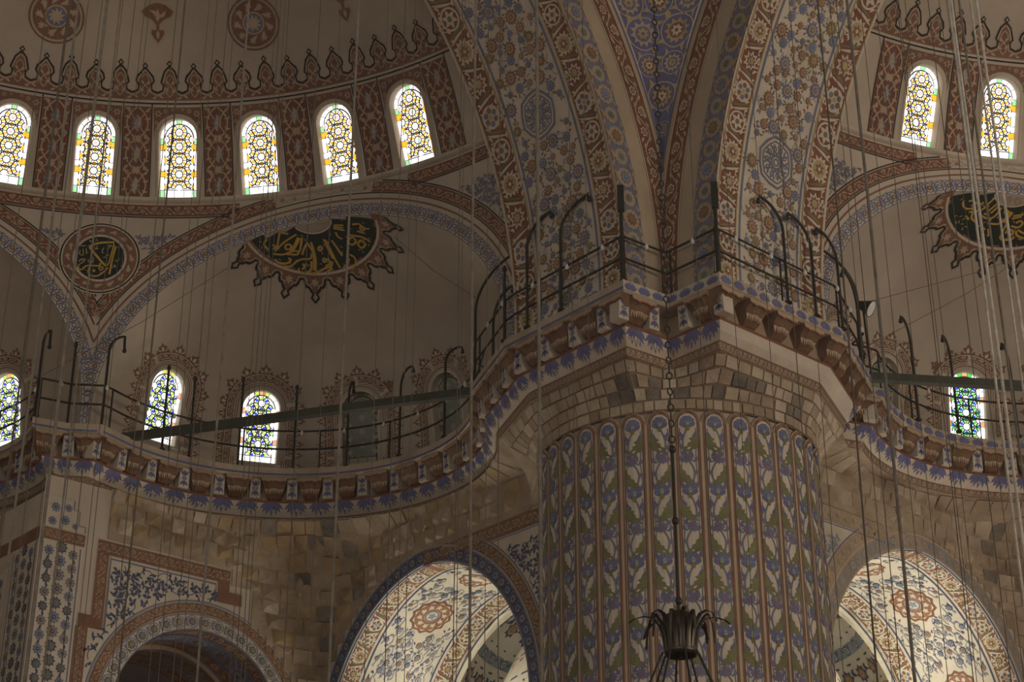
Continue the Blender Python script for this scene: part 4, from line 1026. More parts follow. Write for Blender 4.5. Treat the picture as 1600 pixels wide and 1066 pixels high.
# ---- masonry between the flutes and the pier cornice: blocks that step from the round shaft out to the square block
mb = MB()
pp = [i for i, q in enumerate(FULL) if True]
A_top = offp(.66)
iA = next(i for i, q in enumerate(FULL) if hypot(q[0] - 11.15, q[1] - 17.30) < .01); iB = next(i for i, q in enumerate(FULL) if hypot(q[0] - 17.10, q[1] - 11.50) < .01)
def cap_pt(s, t, off=0.0):
    """s in 0..1 along the cornice round the pier, t 0 at the top .. 1 at the shaft"""
    S = CP.L[iA] + (CP.L[iB] - CP.L[iA]) * s; P = CP.at(S, .66)
    a = radians(227) + radians(170) * (0.5 - s) * -1 * -1
    a = atan2(P[1] - PC[1], P[0] - PC[0]); R_ = hypot(P[0] - PC[0], P[1] - PC[1])
    e = min(1, t / .8); e = e * e * (3 - 2 * e); R_ = max(R_, PR - .02); r = R_ + (PR + .02 - R_) * e
    x, y = PC[0] + r * cos(a), PC[1] + r * sin(a); nx, ny = cos(a), sin(a)
    return (x + nx * off, y + ny * off, 15.80 - (15.80 - 14.93) * t)
ns = 60
mb.grid([[cap_pt(i / ns, j / 5) for j in range(6)] for i in range(ns + 1)], 'joint', False)
capm = mb.build('wall_pier_head', label='stone block head of the pier below its cornice', cat='stonework', kind='structure')
rnd = random.Random(21); rowsN = 4
for j in range(rowsN):
    s = 0.0 + (.012 if j % 2 else 0)
    while s < .995:
        w = rnd.uniform(.020, .034); e = min(1, s + w); t0, t1 = j / rowsN + .02, (j + 1) / rowsN - .02; g = .0016; o = rnd.uniform(.02, .055)
        m = 'stone_stained' if (rnd.random() < .45 and j in (1, 2) and (.30 < s < .50 or .55 < s < .80)) else ('stone_pale' if rnd.random() < .5 else 'stone')
        b = MB(); b.hexa([cap_pt(s + g, t1, -.02), cap_pt(e - g, t1, -.02), cap_pt(e - g, t0, -.02), cap_pt(s + g, t0, -.02), cap_pt(s + g, t1, o), cap_pt(e - g, t1, o), cap_pt(e - g, t0, o), cap_pt(s + g, t0, o)], m)
        b.build('stone_block', capm); s = e

# ================================================================== niche walls below the cornice: corbelled blocks, low arches, tile panels
X1, Y1 = 13.0, 24.92; KC = (8.3, 20.3); KA, KB_ = 4.70, 4.62
AR1 = dict(c=21.08, hw=3.52, zs=10.69, k=.20)      # open arch in the wall x = X1 (along y)
AR2 = dict(c=9.79, hw=2.20, zs=10.90, k=.0)        # dark arch in the wall y = Y1 (along x)
def arch_z(A, q, w=0.0):
    hw, c = A['hw'] + w, A['k']; r = hw + c; d = abs(q - A['c']) + c
    return None if d >= r else A['zs'] + sqrt(r * r - d * d)
def arch_curve(A, n=48):
    r = A['hw'] + A['k']; c = A['k']; am = math.acos(c / r); pts = [(A['c'] + A['hw'], 6.0)]
    for i in range(n // 2 + 1):
        a = am * i / (n // 2); pts.append((A['c'] - c + r * cos(a), A['zs'] + r * sin(a)))
    for i in range(n // 2 - 1, -1, -1):
        a = am * i / (n // 2); pts.append((A['c'] + c - r * cos(a), A['zs'] + r * sin(a)))
    pts.append((A['c'] - A['hw'], 6.0)); return pts
def zend(phi):
    """lower limit of the corbelling at azimuth phi (degrees) round the niche"""
    if phi < 45:
        y = KC[1] + KB_ * min(1, math.tan(radians(max(phi, -40)))) if phi > 0 else KC[1] - 1
        z = arch_z(AR1, y, .40)
        return max(z if z else 11.4, 14.72 if y < 21.0 else 0) if phi > 3 else 14.72
    x = KC[0] + KA * min(1, 1 / max(.001, math.tan(radians(min(phi, 89))))) if phi < 90 else KC[0] - 1
    z = arch_z(AR2, x, .66)
    if x < 10.4: return 14.68
    if x < 11.0: return 14.3
    return z if z else 11.4
def kpt(phi, z, off=0.0):
    ze = zend(phi); s = max(0, min(1, (15.80 - z) / (15.80 - min(ze, 15.0)))); n = 2 + 40 * s ** 1.8
    a = radians(phi); c, sn = cos(a), sin(a)
    r = (abs(c / KA) ** n + abs(sn / KB_) ** n) ** (-1 / n); return (KC[0] + (r - off) * c, KC[1] + (r - off) * sn, z)
def make_niche_wall(M, side, open_only, bright):
    def W1(y, z, off=0.0): return M((X1 - off, y, z))
    def W2(x, z, off=0.0): return M((x, Y1 - off, z))
    # ---- corbelled masonry
    mb = MB(); phs = [-31 + 135 * i / 70 for i in range(71)]
    for a, b in zip(phs, phs[1:]):
        m = (a + b) / 2; z0 = min(zend(m), 15.2)
        rows = [[M(kpt(a, 15.80 + (z0 - 15.80) * k / 8, .025)), M(kpt(b, 15.80 + (z0 - 15.80) * k / 8, .025))] for k in range(9)]
        wp = lambda f: ((X1 + .02, KC[1] + (X1 - KC[0]) * math.tan(radians(f)), z0 - .02) if f < 44.5 else (KC[0] + (Y1 - KC[1]) / math.tan(radians(f)), Y1 + .02, z0 - .02))
        rows.append([M(wp(a)), M(wp(b))]); mb.grid(rows, 'stone', False)
    sgn = 0.0 if M is idL else 1.0
    mb.grid([[cap_pt(sgn, k / 5) for k in range(6)], [M(kpt(-30.5, 15.80 - (15.80 - 14.75) * k / 5)) for k in range(6)], [M((X1 + .3, 17.2, 15.80 - (15.80 - 14.75) * k / 5)) for k in range(6)]], 'stone', False)
    mb.face([cap_pt(sgn, 1.0), M(kpt(-30.5, 14.75)), M((X1 + .1, 17.9, 14.75)), M((X1 + .1, 16.3, 14.75))], 'stone')
    ms = mb.build('wall_corbelling_' + side, label='tan corbelled stone masonry under the curved cornice, %s niche' % side, cat='stonework', kind='structure')
    rnd = random.Random(9); z = 15.78; r = 0
    while z > 11.3:
        h = .34 if r else .26; ph = -30.5 + (2.1 if r % 2 else 0)
        while ph < 103:
            w = rnd.uniform(3.7, 4.9); e = min(104, ph + w); m = (ph + e) / 2; zb = z - h
            if min(zend(ph), zend(e)) < zb + .12 or (r == 0):
                zb2 = max(zb, max(zend(ph), zend(e)) - .02) if r else zb
                if z - zb2 > .12:
                    g = .16; o = rnd.uniform(.02, .07); key = rnd.choice(['stone', 'stone', 'stone_ochre', 'stone_ochre', 'stone_pale'] if not bright else ['stone', 'stone_pale', 'stone'])
                    if 30 < m < 62 and rnd.random() < .12: key = 'stone_stained'
                    A = [kpt(ph + g, zb2 + .012, -.03), kpt(e - g, zb2 + .012, -.03), kpt(e - g, z - .012, -.03), kpt(ph + g, z - .012, -.03)]
                    tilt = rnd.uniform(-.03, .05)
                    B = [kpt(ph + g, zb2 + .012, o * .4), kpt(e - g, zb2 + .012, o * .4), kpt(e - g, z - .012, o + tilt), kpt(ph + g, z - .012, o + tilt)]
                    b = MB()
                    b.hexa([M(q) for q in A + B], key)
                    if r and rnd.random() < .75:      # muqarnas-like facet
                        c = kpt(m + rnd.uniform(-1, 1), zb2 + (z - zb2) * rnd.uniform(.25, .5), o + .09)
                        for k in range(4): b.face([M(B[k]), M(B[(k + 1) % 4]), M(c)], key)
                    b.build('stone_block', ms)
            ph = e
        z -= h; r += 1
    # ---- wall with the open arch
    mb = MB(); ys = sorted([16.3 + (Y1 - 16.3) * i / 70 for i in range(71)] + [AR1['c'] + s * AR1['hw'] * f for s in (-1, 1) for f in (.9999, 1.0001)])
    cols = []
    for y in ys:
        zl = arch_z(AR1, y); cols.append([W1(y, (zl or 6.0) + (15.80 - (zl or 6.0)) * k / 3) for k in range(4)])
    mb.grid(cols, 'plaster', False)
    C1 = arch_curve(AR1); D1 = 3.35
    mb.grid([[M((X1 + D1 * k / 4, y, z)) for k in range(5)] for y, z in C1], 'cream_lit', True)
    wl = mb.build('wall_open_arch_' + side, label='wall beside the pier with pointed arch into a sunlit aisle, %s' % side, cat='arch wall', kind='structure')
    A = Along(C1); p = Paint(); m = 110
    RB1, TN, GD, NV, GB = ('redbrown', 'tan', 'gold', 'navy', 'greyblue') if not bright else ('tan', 'sand', 'sand', 'greyblue', 'sand')   # the right wall's paint is worn and faded
    for i in range(m):
        a, b = A.len * i / m, A.len * (i + 1) / m
        for w0, w1, c, l in ((0, .36, 'slate' if not bright else 'tan', 0), (0, .03, GB, 1), (.33, .36, GB, 1)):
            p.poly([A(a, w0), A(b, w0), A(b, w1), A(a, w1)], c, l)
        if A(a, .4)[0] < AR1['c'] + .2:
            for w0, w1, c, l in ((.36, .66, RB1, 0), (.36, .385, 'sand', 1), (.64, .66, 'sand', 1), (.68, .71, 'slate', 1)): p.poly([A(a, w0), A(b, w0), A(b, w1), A(a, w1)], c, l)
    n = int(A.len / .27)
    for i in range(n):
        z = Paint(); z.ring(0, .18, .095, .125, NV, 1, 12); z.star(0, .18, .085, 7, GB if i % 2 else 'tan', 1, .6); z.disc(0, .18, .035, NV, 2, 6)
        for s in (-1, 1): z.leaf(.13, .18, .14, .06, s * pi / 2, NV, 1, .4 * s)
        p.merge(z, lambda x, w, i=i: A(A.len * (i + .5) / n + x, w))
    z = Paint(); scroll_band(z, A.len, .25, TN, (GD, RB1, TN), 2.0, 0, .385, 1)
    q = Paint(); q.merge(z, lambda s, w: A(s, w)); p.p += [t for t in q.p if t[0][0][0] < AR1['c'] + .2]
    # spandrel: border band along the top and beside the pier, blue arabesque on cream
    y0, y1, zt = 16.75, 21.1, 14.70
    p.strip(y0, y1, zt - .33, zt, RB1, 1, .5); scroll_band(p, y1 - y0, .27, TN, (GD, RB1, TN), 2.0, y0, zt - .30, 2)
    p.strip(y0, y0 + .30, 8, zt, RB1, 1, .5); z = Paint(); scroll_band(z, zt - 8, .25, TN, (GD, RB1, TN), 2.0, 0, 0, 2); p.merge(z, lambda s, w: (y0 + .03 + w, 8 + s))
    def ins(y, z): return y0 + .36 < y < 20.3 and z < zt - .42 and z > (arch_z(AR1, y, .74) or 9.0) and (y > 17.5 or z > 11)
    q = Paint()
    for i in range(40):
        a, b = y0 + .33 + 3.4 * i / 40, y0 + .33 + 3.4 * (i + 1) / 40
        za, zb = arch_z(AR1, a, .70) or 9.5, arch_z(AR1, b, .70) or 9.5
        if max(za, zb) < zt - .36: p.poly([(a, za), (b, zb), (b, zt - .36), (a, zt - .36)], 'cream', 0)
    p.stroke([(y0 + .36, 10.5), (y0 + .36, zt - .38), (20.1, zt - .38)], .03, 'slate', 1)
    arabesque(p, ins, (y0 + .3, 20.3, 10.0, 14.4), NV, .36, 1, 3)
    p.build('painted_tilework', W1, wl)
    # painting of the deep arch soffit: two rosette borders and a flowered field with medallions
    p = Paint(); L = A.len
    for v0, v1 in ((.10, .55), (2.62, 3.12)):
        p.strip(0, L, v0, v1, 'redbrown', 0, .3); saz_band(p, L, v1 - v0, 0, v0, 1, ('cream_lit', 'gold', 'redbrown'), .95)
    for v in (.02, .62, 2.50, 3.20): p.strip(0, L, v, v + .045, 'navy', 0, .3)
    rnd = random.Random(8); mc = [L / 2 - 4.1, L / 2 - 1.75, L / 2, L / 2 + 1.75, L / 2 + 4.1]
    for i, u in enumerate(mc):
        r = .56 if i in (1, 3) else .46
        p.star(u, 1.56, r, 12, 'redbrown', 0, .88); p.star(u, 1.56, r * .86, 12, 'cream_lit', 1, .9); p.ring(u, 1.56, r * .34, r * .78, 'rust', 2, 24)
        for k in range(10): a = 2 * pi * k / 10; p.star(u + r * .56 * cos(a), 1.56 + r * .56 * sin(a), r * .15, 5, 'cream_lit', 3, .5, a); p.leaf(u + r * .45 * cos(a + .3), 1.56 + r * .45 * sin(a + .3), r * .3, r * .08, a + 1, 'cream_lit', 3, .4, 4)
        p.ring(u, 1.56, r * .26, r * .32, 'slate', 2, 16); p.star(u, 1.56, r * .22, 5, 'greyblue', 2, .5)
    u = .1; r_ = 0
    while u < L:
        for c in range(6):
            v = .82 + c * .30 + (.15 if r_ % 2 else 0)
            if v > 2.42 or any(hypot(u - q, v - 1.56) < .68 for q in mc): continue
            cl = rnd.choice([('navy', 'greyblue', 'slate'), ('slate', 'cream_lit', 'navy'), ('redbrown', 'sand', 'navy'), ('navy', 'gold', 'slate')])
            p.flower(u + rnd.uniform(-.05, .05), v + rnd.uniform(-.04, .04), rnd.choice([.085, .10, .07]), cl, 1, 8)
            pts = [(u + .17 * cos(a), v + .17 * sin(a)) for a in [rnd.random() + .5 * k for k in range(7)]]; p.stroke(sorted(pts, key=lambda t: atan2(t[1] - v, t[0] - u)), .018, 'slate', 0)
            for k in range(3): a = rnd.random() * 6.28; p.leaf(u + .11 * cos(a), v + .11 * sin(a), .10, .04, a + .8, rnd.choice(['navy', 'slate', 'teal', 'navy']), 0, .4, 4)
        u += .27; r_ += 1
    B = Along([(y, z) for y, z in C1])
    def SOF(s, v, off):
        q = B(s, -off); return M((X1 + v, q[0], q[1]))
    p.build('painted_soffit', SOF, wl)
    # ---- aisle bay beyond: pendentives and a small dome with painted bands
    mb = MB(); bc = (X1 + D1 + 3.5, AR1['c'], 10.75); RB = 5.1
    def BAY(al, ps, off=0.0): return M((bc[0] + (RB - off) * cos(ps) * cos(al), bc[1] + (RB - off) * cos(ps) * sin(al), bc[2] + (RB - off) * sin(ps)))
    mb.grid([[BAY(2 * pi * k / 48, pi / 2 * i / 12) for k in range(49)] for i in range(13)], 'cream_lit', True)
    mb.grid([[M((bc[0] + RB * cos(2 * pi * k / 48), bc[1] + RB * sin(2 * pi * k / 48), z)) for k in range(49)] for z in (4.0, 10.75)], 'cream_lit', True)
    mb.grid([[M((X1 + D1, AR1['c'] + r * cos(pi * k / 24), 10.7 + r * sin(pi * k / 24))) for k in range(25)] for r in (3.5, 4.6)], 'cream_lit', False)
    # open the side that faces the arch
    keep = []
    ctr = np.array(mb.v)
    fs, msx, sms = [], [], []
    for f, mm, s_ in zip(mb.f, mb.m, mb.sm):
        c = ctr[list(f)].mean(0); cl = c if M is idL else np.array([c[1] - DY, c[0] - DX, c[2]])
        if cl[0] < X1 + D1 - .1: continue
        if cl[2] < 10 and (cl[1] < AR1['c'] - 2.2): continue     # unseen gap left in the bay wall to let the aisle lamps shine in
        fs.append(f); msx.append(mm); sms.append(s_)
    mb.f, mb.m, mb.sm = fs, msx, sms
    bay = mb.build('ceiling_aisle_' + side, label='sunlit painted vault of the aisle beyond the open arch, %s' % side, cat='vault', kind='structure')
    p = Paint(); Lr = 2 * pi
    def hb(ps0, ps1, c, l):
        for k in range(96): a, b = Lr * k / 96, Lr * (k + 1) / 96; p.poly([(a, ps0), (b, ps0), (b, ps1), (a, ps1)], c, l)
    for ps0, ps1, c in ((.06, .075, 'navy'), (.16, .175, 'navy'), (.34, .35, 'navy'), (.37, .45, 'rust'), (.47, .48, 'navy'), (.60, .61, 'navy'), (.64, .70, 'greyblue'), (.73, .74, 'navy')): hb(ps0, ps1, c, 1)
    rnd = random.Random(4)
    for ps, nfl, r, cl in ((.115, 60, .045, ('navy', 'greyblue', 'slate')), (.22, 40, .05, ('green', 'gold', 'rust')), (.28, 44, .04, ('navy', 'greyblue', 'navy')), (.41, 56, .04, ('cream_lit', 'rust', 'cream_lit')), (.54, 40, .05, ('navy', 'rust', 'gold')), (.67, 40, .03, ('navy', 'cream_lit', 'navy')), (.85, 24, .06, ('navy', 'gold', 'rust'))):
        for k in range(nfl):
            a = Lr * k / nfl; q = Paint(); q.flower(0, 0, r * RB, cl, 2, 8)
            for s in (-1, 1): q.leaf(s * r * RB, 0, r * RB, r * RB * .4, s * .9 + (0 if s > 0 else pi), 'navy', 2, .4, 4)
            p.merge(q, lambda x, y, a=a, ps=ps: (a + x / RB / cos(ps), ps + y / RB))
    p.build('painted_vault_bands', BAY, bay, cell=(.08, .08), clip=lambda a, s: (bc[0] + RB * cos(s) * cos(a)) > X1 + D1 - .3)
    if open_only: return
    # ---- wall with the dark arch, its tiled panel and the tiled pilaster
    mb = MB(); xs = sorted([5.55 + (X1 - 5.55) * i / 60 for i in range(61)] + [AR2['c'] + s * AR2['hw'] * f for s in (-1, 1) for f in (.9999, 1.0001)]); cols = []
    for x in xs:
        zl = arch_z(AR2, x); cols.append([W2(x, (zl or 6.0) + (15.80 - (zl or 6.0)) * k / 3) for k in range(4)])
    mb.grid(cols, 'plaster', False)
    C2 = arch_curve(AR2); mb.grid([[M((x, Y1 + 1.6 * k / 2, z)) for k in range(3)] for x, z in C2], 'greyblue', True)
    mb.grid([[M((5.55, Y1 + d, z)) for z in (6, 11, 15.4)] for d in (0, 2, 6)], 'plaster', False)
    wl = mb.build('wall_tiled_left', label='tiled wall left of the corbelled corner with a shadowed arch', cat='arch wall', kind='structure')
    A = Along(C2); p = Paint(); m = 80
    for i in range(m):
        a, b = A.len * i / m, A.len * (i + 1) / m
        for w0, w1, c, l in ((0, .36, 'cream', 0), (0, .025, 'slate', 1), (.335, .36, 'slate', 1), (.38, .60, 'redbrown', 0), (.36, .38, 'sand', 0), (.60, .625, 'greyblue', 0), (.645, .67, 'slate', 0)):
            p.poly([A(a, w0), A(b, w0), A(b, w1), A(a, w1)], c, l)
    n = int(A.len / .31)
    for i in range(n):
        z = Paint(); z.flower(0, .18, .115, ('slate', 'green', 'greyblue') if i % 2 else ('green', 'slate', 'tan'), 1, 9); z.ring(0, .18, .125, .145, 'slate', 1, 14)
        for s in (-1, 1): z.leaf(.155, .18, .13, .05, s * pi / 2, 'slate', 1, .4 * s, 4)
        p.merge(z, lambda x, w, i=i: A(A.len * (i + .5) / n + x, w))
    z = Paint(); scroll_band(z, A.len, .20, 'tan', ('gold', 'redbrown', 'tan'), 2.0, 0, .39, 1); p.merge(z, lambda s, w: A(s, w))
    x0, xr, zt = 6.95, 10.35, 14.62
    p.strip(x0, xr, zt - .30, zt, 'redbrown', 2, .5); scroll_band(p, xr - x0, .25, 'tan', ('gold', 'redbrown', 'tan'), 2.0, x0, zt - .275, 3)
    p.strip(xr - .3, xr, zt - .75, zt - .3, 'redbrown', 2, .5); p.strip(xr - .3, xr + .35, zt - .78, zt - .5, 'redbrown', 2, .5)
    p.strip(x0, x0 + .28, 12.9, zt - .3, 'redbrown', 2, .5); p.strip(x0 - .30, x0 + .28, 12.62, 12.9, 'redbrown', 2, .5); p.strip(x0 - .34, x0 - .06, 6.5, 12.62, 'redbrown', 2, .5)
    z = Paint(); scroll_band(z, 6.1, .22, 'tan', ('gold', 'redbrown', 'tan'), 2.0, 0, 0, 3); p.merge(z, lambda s, w: (x0 - .31 + w, 6.5 + s))
    z = Paint(); scroll_band(z, 1.5, .22, 'tan', ('gold', 'redbrown', 'tan'), 2.0, 0, 0, 3); p.merge(z, lambda s, w: (x0 + .03 + w, 12.85 + s))
    def ins(x, z): return ((x0 + .38 < x < xr - .36) or (x0 < x <= x0 + .38 and z < 12.6)) and z < zt - .42 and z > (arch_z(AR2, x, .74) or 10.8)
    for i in range(40):
        a, b = x0 - .05 + (xr - .35 - x0) * i / 40, x0 - .05 + (xr - .35 - x0) * (i + 1) / 40
        tp = zt - .32 if a > x0 + .28 else 12.62
        za, zb = arch_z(AR2, a, .68) or 10.6, arch_z(AR2, b, .68) or 10.6
        if max(za, zb) < tp: p.poly([(a, za), (b, zb), (b, tp), (a, tp)], 'cream', 1)
    p.stroke([(x0 + .34, 12.55), (x0 + .34, zt - .38), (xr - .36, zt - .38), (xr - .36, zt - .78)], .04, 'slate', 2)
    arabesque(p, ins, (x0, xr, 11.0, 14.4), 'navy', .37, 2, 6)
    # pilaster tiles
    def pil(pt, mapf, w, ztop):
        q = Paint(); q.strip(0.03, w, 6.5, ztop, 'cream', 0, .6)
        for e in (.06, w - .06): q.poly([(e - .015, 6.5), (e + .015, 6.5), (e + .015, ztop - .05), (e - .015, ztop - .05)], 'slate', 1)
        zz = ztop - .22; r_ = 0; rn = random.Random(2)
        while zz > 6.6:
            for c in range(3):
                q.flower(w * (.22 + .28 * c), zz + (.12 if c == 1 else 0), .15 if c == 1 else .125, rn.choice([('slate', 'greyblue', 'navy'), ('navy', 'green', 'slate'), ('slate', 'tan', 'navy')]), 1, 9)
                q.leaf(w * (.22 + .28 * c), zz - .1, .13, .05, -pi / 2 + rn.uniform(-.6, .6), 'navy', 1, .3, 4)
            zz -= .31; r_ += 1
        pt.merge(q, mapf)
    pil(p, lambda a, z: (5.58 + a, z), 1.02, 14.34)
    p.strip(5.58, 6.62, 14.36, 14.62, 'redbrown', 1, .6); scroll_band(p, 1.04, .22, 'tan', ('gold', 'redbrown', 'tan'), 2, 5.58, 14.38, 2)
    q = Paint(); q.poly([(5.6, 14.64), (6.62, 14.64), (6.62, 14.82), (6.45, 14.82), (6.45, 15.15), (6.30, 15.15), (6.30, 15.34), (5.6, 15.34)], 'cream', 1); p.p += q.p
    q = Paint(); q.stroke([(6.60, 14.66), (6.60, 14.80), (6.43, 14.80), (6.43, 15.13), (6.28, 15.13), (6.28, 15.34)], .025, 'slate', 2)
    for xx, zz, r in ((5.8, 14.78, .11), (6.1, 14.85, .12), (6.35, 14.76, .08), (5.85, 15.1, .12), (6.15, 15.14, .1)): q.flower(xx, zz, r, ('slate', 'greyblue', 'navy'), 2, 9)
    p.p += q.p
    p.build('painted_tilework', W2, wl)
    p = Paint()
    def SIDE(d, z, off): return M((5.55 - off, Y1 + d, z))
    pil(p, lambda a, z: (a + .05, z), 1.1, 14.3); p.strip(.0, 4, 14.33, 14.6, 'redbrown', 1, .6); p.strip(0, .6, 14.62, 14.95, 'cream', 1, .6); p.strip(0, .35, 14.95, 15.3, 'cream', 1, .6)
    pil(p, lambda a, z: (a + 1.35, z - .4), 1.1, 14.3)
    p.build('painted_side_tilework', SIDE, wl)
    p = Paint(); B = Along(C2)
    for v0, v1, c in ((.05, .40, 'redbrown'), (.45, 1.1, 'slate'), (1.15, 1.5, 'redbrown')): p.strip(0, B.len, v0, v1, c, 0, .3)
    saz_band(p, B.len, .30, 0, .07, 1, ('sand', 'gold', 'redbrown')); saz_band(p, B.len, .55, 0, .50, 1, ('greyblue', 'green', 'navy')); saz_band(p, B.len, .30, 0, 1.18, 1, ('sand', 'gold', 'redbrown'))
    p.build('painted_soffit', lambda s, v, o: M((B(s, -o)[0], Y1 + v, B(s, -o)[1])), wl)
    # shadowed vault behind the dark arch
    mb = MB(); mb.grid([[M((AR2['c'] + 3.2 * cos(pi * k / 24), Y1 + 1.6 + d, 9.8 + 3.2 * sin(pi * k / 24))) for k in range(25)] for d in (0, 1.5, 3, 5)], 'greyblue', True)
    mb.grid([[M((AR2['c'] + r * cos(pi * k / 24), Y1 + 1.6, 10.9 + r * sin(pi * k / 24))) for k in range(25)] for r in (2.1, 4.2)], 'tan', False)
    mb.face([M((x, Y1 + 6.6, z)) for x, z in ((6.0, 4), (13.2, 4), (13.2, 14), (6.0, 14))], 'tan')
    v = mb.build('ceiling_vault_left', label='shadowed vault seen through the dark arch', cat='vault', kind='structure')
    p = Paint()
    for u0, u1, c in ((.2, .5, 'redbrown'), (.6, .9, 'slate'), (1.0, 1.4, 'redbrown')):
        p.strip(0, 10.05, u0, u1, c, 0, .4); saz_band(p, 10.0, u1 - u0 - .04, 0, u0 + .02, 1, ('sand', 'gold', 'navy'))
    p.build('painted_vault_bands', lambda s, w, o: M((AR2['c'] + (3.2 - o) * cos(s / 3.2), Y1 + 1.7 + w, 9.8 + (3.2 - o) * sin(s / 3.2))), v)
make_niche_wall(idL, 'left', False, False)
make_niche_wall(idR, 'right', True, True)
# masonry below the cornice of the far left niche
mb = MB(); mb.grid([[(1.42 + 4.62 * cos(radians(a)), 26.3 + 4.62 * sin(radians(a)), z) for z in (0, 6, 11, 15.80)] for a in range(12, 181, 6)], 'stone', True)
mb.build('wall_far_left', label='plain stone wall below the far left niche cornice', cat='wall', kind='structure')
# ================================================================== railings on the cornice
RV = Vector((sin(YAW), -cos(YAW), 0)); FV = Vector((cos(YAW), sin(YAW), 0))
RD = 0.07
def rail_pts(s0, s1, z, step=.35):
    n = max(2, int((s1 - s0) / step)); return [(*CP.at(s0 + (s1 - s0) * i / n, RD), z) for i in range(n + 1)]
S_V = CP.L[I_L0]; S_C = CP.L[I_N0]; S_D = CP.L[I_R0]; S_E = CP.L[-1]
corners = sorted([CP.L[i] for i in (I_L0, I_L0 + 1, I_L0 + 2, I_N0, I_N0 + 1, I_R0)] + [CP.L[iA], CP.L[iB], CP.L[iA - 1], CP.L[iB + 1]])
def make_railing(name, label, s0, s1, braces=()):
    P = CP.at(s0, RD); t = empty(name, (P[0], P[1], 17.0), label=label, cat='railing', group='railings along the cornices')
    ss = sorted([s0, s1] + [c for c in corners if s0 < c < s1]); pts = []
    for a, b in zip(ss, ss[1:]):
        q = rail_pts(a + .001, b - .001, 0); pts += q if not pts else q[1:]
    for z in (17.50, 17.96):
        mb = MB(); mb.tube([(x, y, z) for x, y, _ in pts], .024, 'iron', 6); mb.build('rail', t)
    n = max(2, round((s1 - s0) / 1.75))
    for i in range(n + 1):
        s = s0 + .02 + (s1 - s0 - .04) * i / n; P = CP.at(s, RD); mb = MB(); mb.tube([(P[0], P[1], 16.99), (P[0], P[1], 17.98)], .022, 'iron', 6); po = mb.build('post', t); mb = MB(); mb.box((P[0], P[1], 16.99), .09, .09, .02, 'iron'); mb.build('base_plate', po)
    m = max(2, round((s1 - s0) / 1.0))
    for i in range(m):
        s = s0 + (s1 - s0) * (i + .5) / m; P = CP.at(s, RD - .05); mb = MB()
        mb.lathe([(.006, .05), (.014, .045), (.035, .0), (.042, -.04), (.03, -.075), (.002, -.09)], (P[0], P[1], 17.92), 'glass_bulb', 8); b = mb.build('lamp_bulb', t)
    for s in braces:
        for z0, z1 in ((17.05, 17.5), (17.5, 17.05)):
            a, b = CP.at(s, RD), CP.at(s + .7, RD); mb = MB(); mb.tube([(*a, z0), (*b, z1)], .018, 'iron', 5); mb.build('brace', t)
    return t
make_railing('railing', 'iron railing on the cornice of the far left niche', 3.2, S_V - .02)
make_railing('railing', 'long iron railing curving along the cornice left of the pier', S_V + .02, S_C - .03, (CP.L[iA] + .05,))
make_railing('railing', 'short iron railing across the front of the fluted pier', S_C + .02, S_D - .02)
make_railing('railing', 'iron railing along the cornice right of the pier', S_D + .03, S_E - .2, (CP.L[iB] - .8,))

# ================================================================== gooseneck lamp poles standing on the cornice
GN = [(11.03, 17.03, 1.82, 0.85, 0.54), (10.86, 16.25, 1.17, 0.38, 0.32), (10.30, 15.25, 1.64, 0, 0), (10.24, 14.5, 2.02, 0.46, 0.2), (10.23, 13.5, 1.92, 0.52, 0.2),
      (13.27, 10.42, 1.8, -0.48, 0.2), (14.12, 10.44, 1.7, -0.48, 0.25), (14.95, 10.47, 1.72, -0.43, 0.24), (16.89, 11.50, 2.0, -0.9, 0.42), (16.25, 11.05, 1.31, -0.29, 0.45), (19.76, 12.30, 2.11, -0.2, 0.24), (20.98, 12.12, 1.94, -0.16, 0.27), (22.21, 11.40, 1.88, -0.16, 0.26),
      (5.13, 25.0, 2.05, 0.14, -0.29), (6.45, 24.40, 2.1, 0.32, -0.24), (5.85, 24.85, 1.99, 0, 0), (8.89, 24.72, 2.0, 0, 0), (8.18, 24.72, 2.07, 0, 0), (10.08, 24.50, 2.26, 0, 0), (11.15, 23.80, 2.13, 0, 0), (11.95, 22.78, 2.06, 0.1, -0.13), (12.48, 21.46, 1.95, 0.26, 0.22), (12.55, 19.9, 2.06, 0.36, 0.08)]
for i, (x, y, h, arm, rise) in enumerate(GN):
    straight = abs(arm) < .01
    side = 'left of the pier' if i < 5 else 'right of the pier' if i < 13 else 'in the left niche'
    lab = ('plain straight iron lamp pole standing on the cornice ' if straight else 'curved gooseneck iron lamp pole standing on the cornice ') + side
    t = empty('lamp_pole', (x, y, 17.0), label=lab, cat='lamp pole', group=('straight' if straight else 'gooseneck') + ' lamp poles ' + side)
    mb = MB()
    if straight: pts = [Vector((x, y, 16.99)), Vector((x, y, 17 + h))]
    else:
        B = Vector((x, y, 17 + h)); AV = RV * arm if i >= 13 else (Vector((0, -abs(arm) / .659, 0)) if i < 5 else Vector((-abs(arm) / .753, 0, 0))); T = B + AV + Vector((0, 0, rise)); top = max(rise, 0) + .10
        pts = [Vector((x, y, 16.99)), B - Vector((0, 0, .4))] + [B - Vector((0, 0, .25)) + AV * (1 - cos(pi / 2 * k / 8)) + Vector((0, 0, (.25 + top) * sin(pi / 2 * k / 8))) for k in range(9)]
        pts += [T + Vector((0, 0, .0)) + AV * .06]
    mb.tube(pts, .030, 'iron', 7); pole = mb.build('pole', t)
    mb = MB(); mb.lathe([(.0, .03), (.07, .03), (.075, 0), (.075, -.012)], (x, y, 17.0), 'iron', 10); mb.build('foot', t)
    e = pts[-1]; mb = MB(); mb.lathe([(.0, .06), (.025, .05), (.045, .0), (.05, -.05), (.02, -.07), (0, -.07)], (e.x, e.y, e.z), 'iron', 8); mb.build('lamp_head', pole)
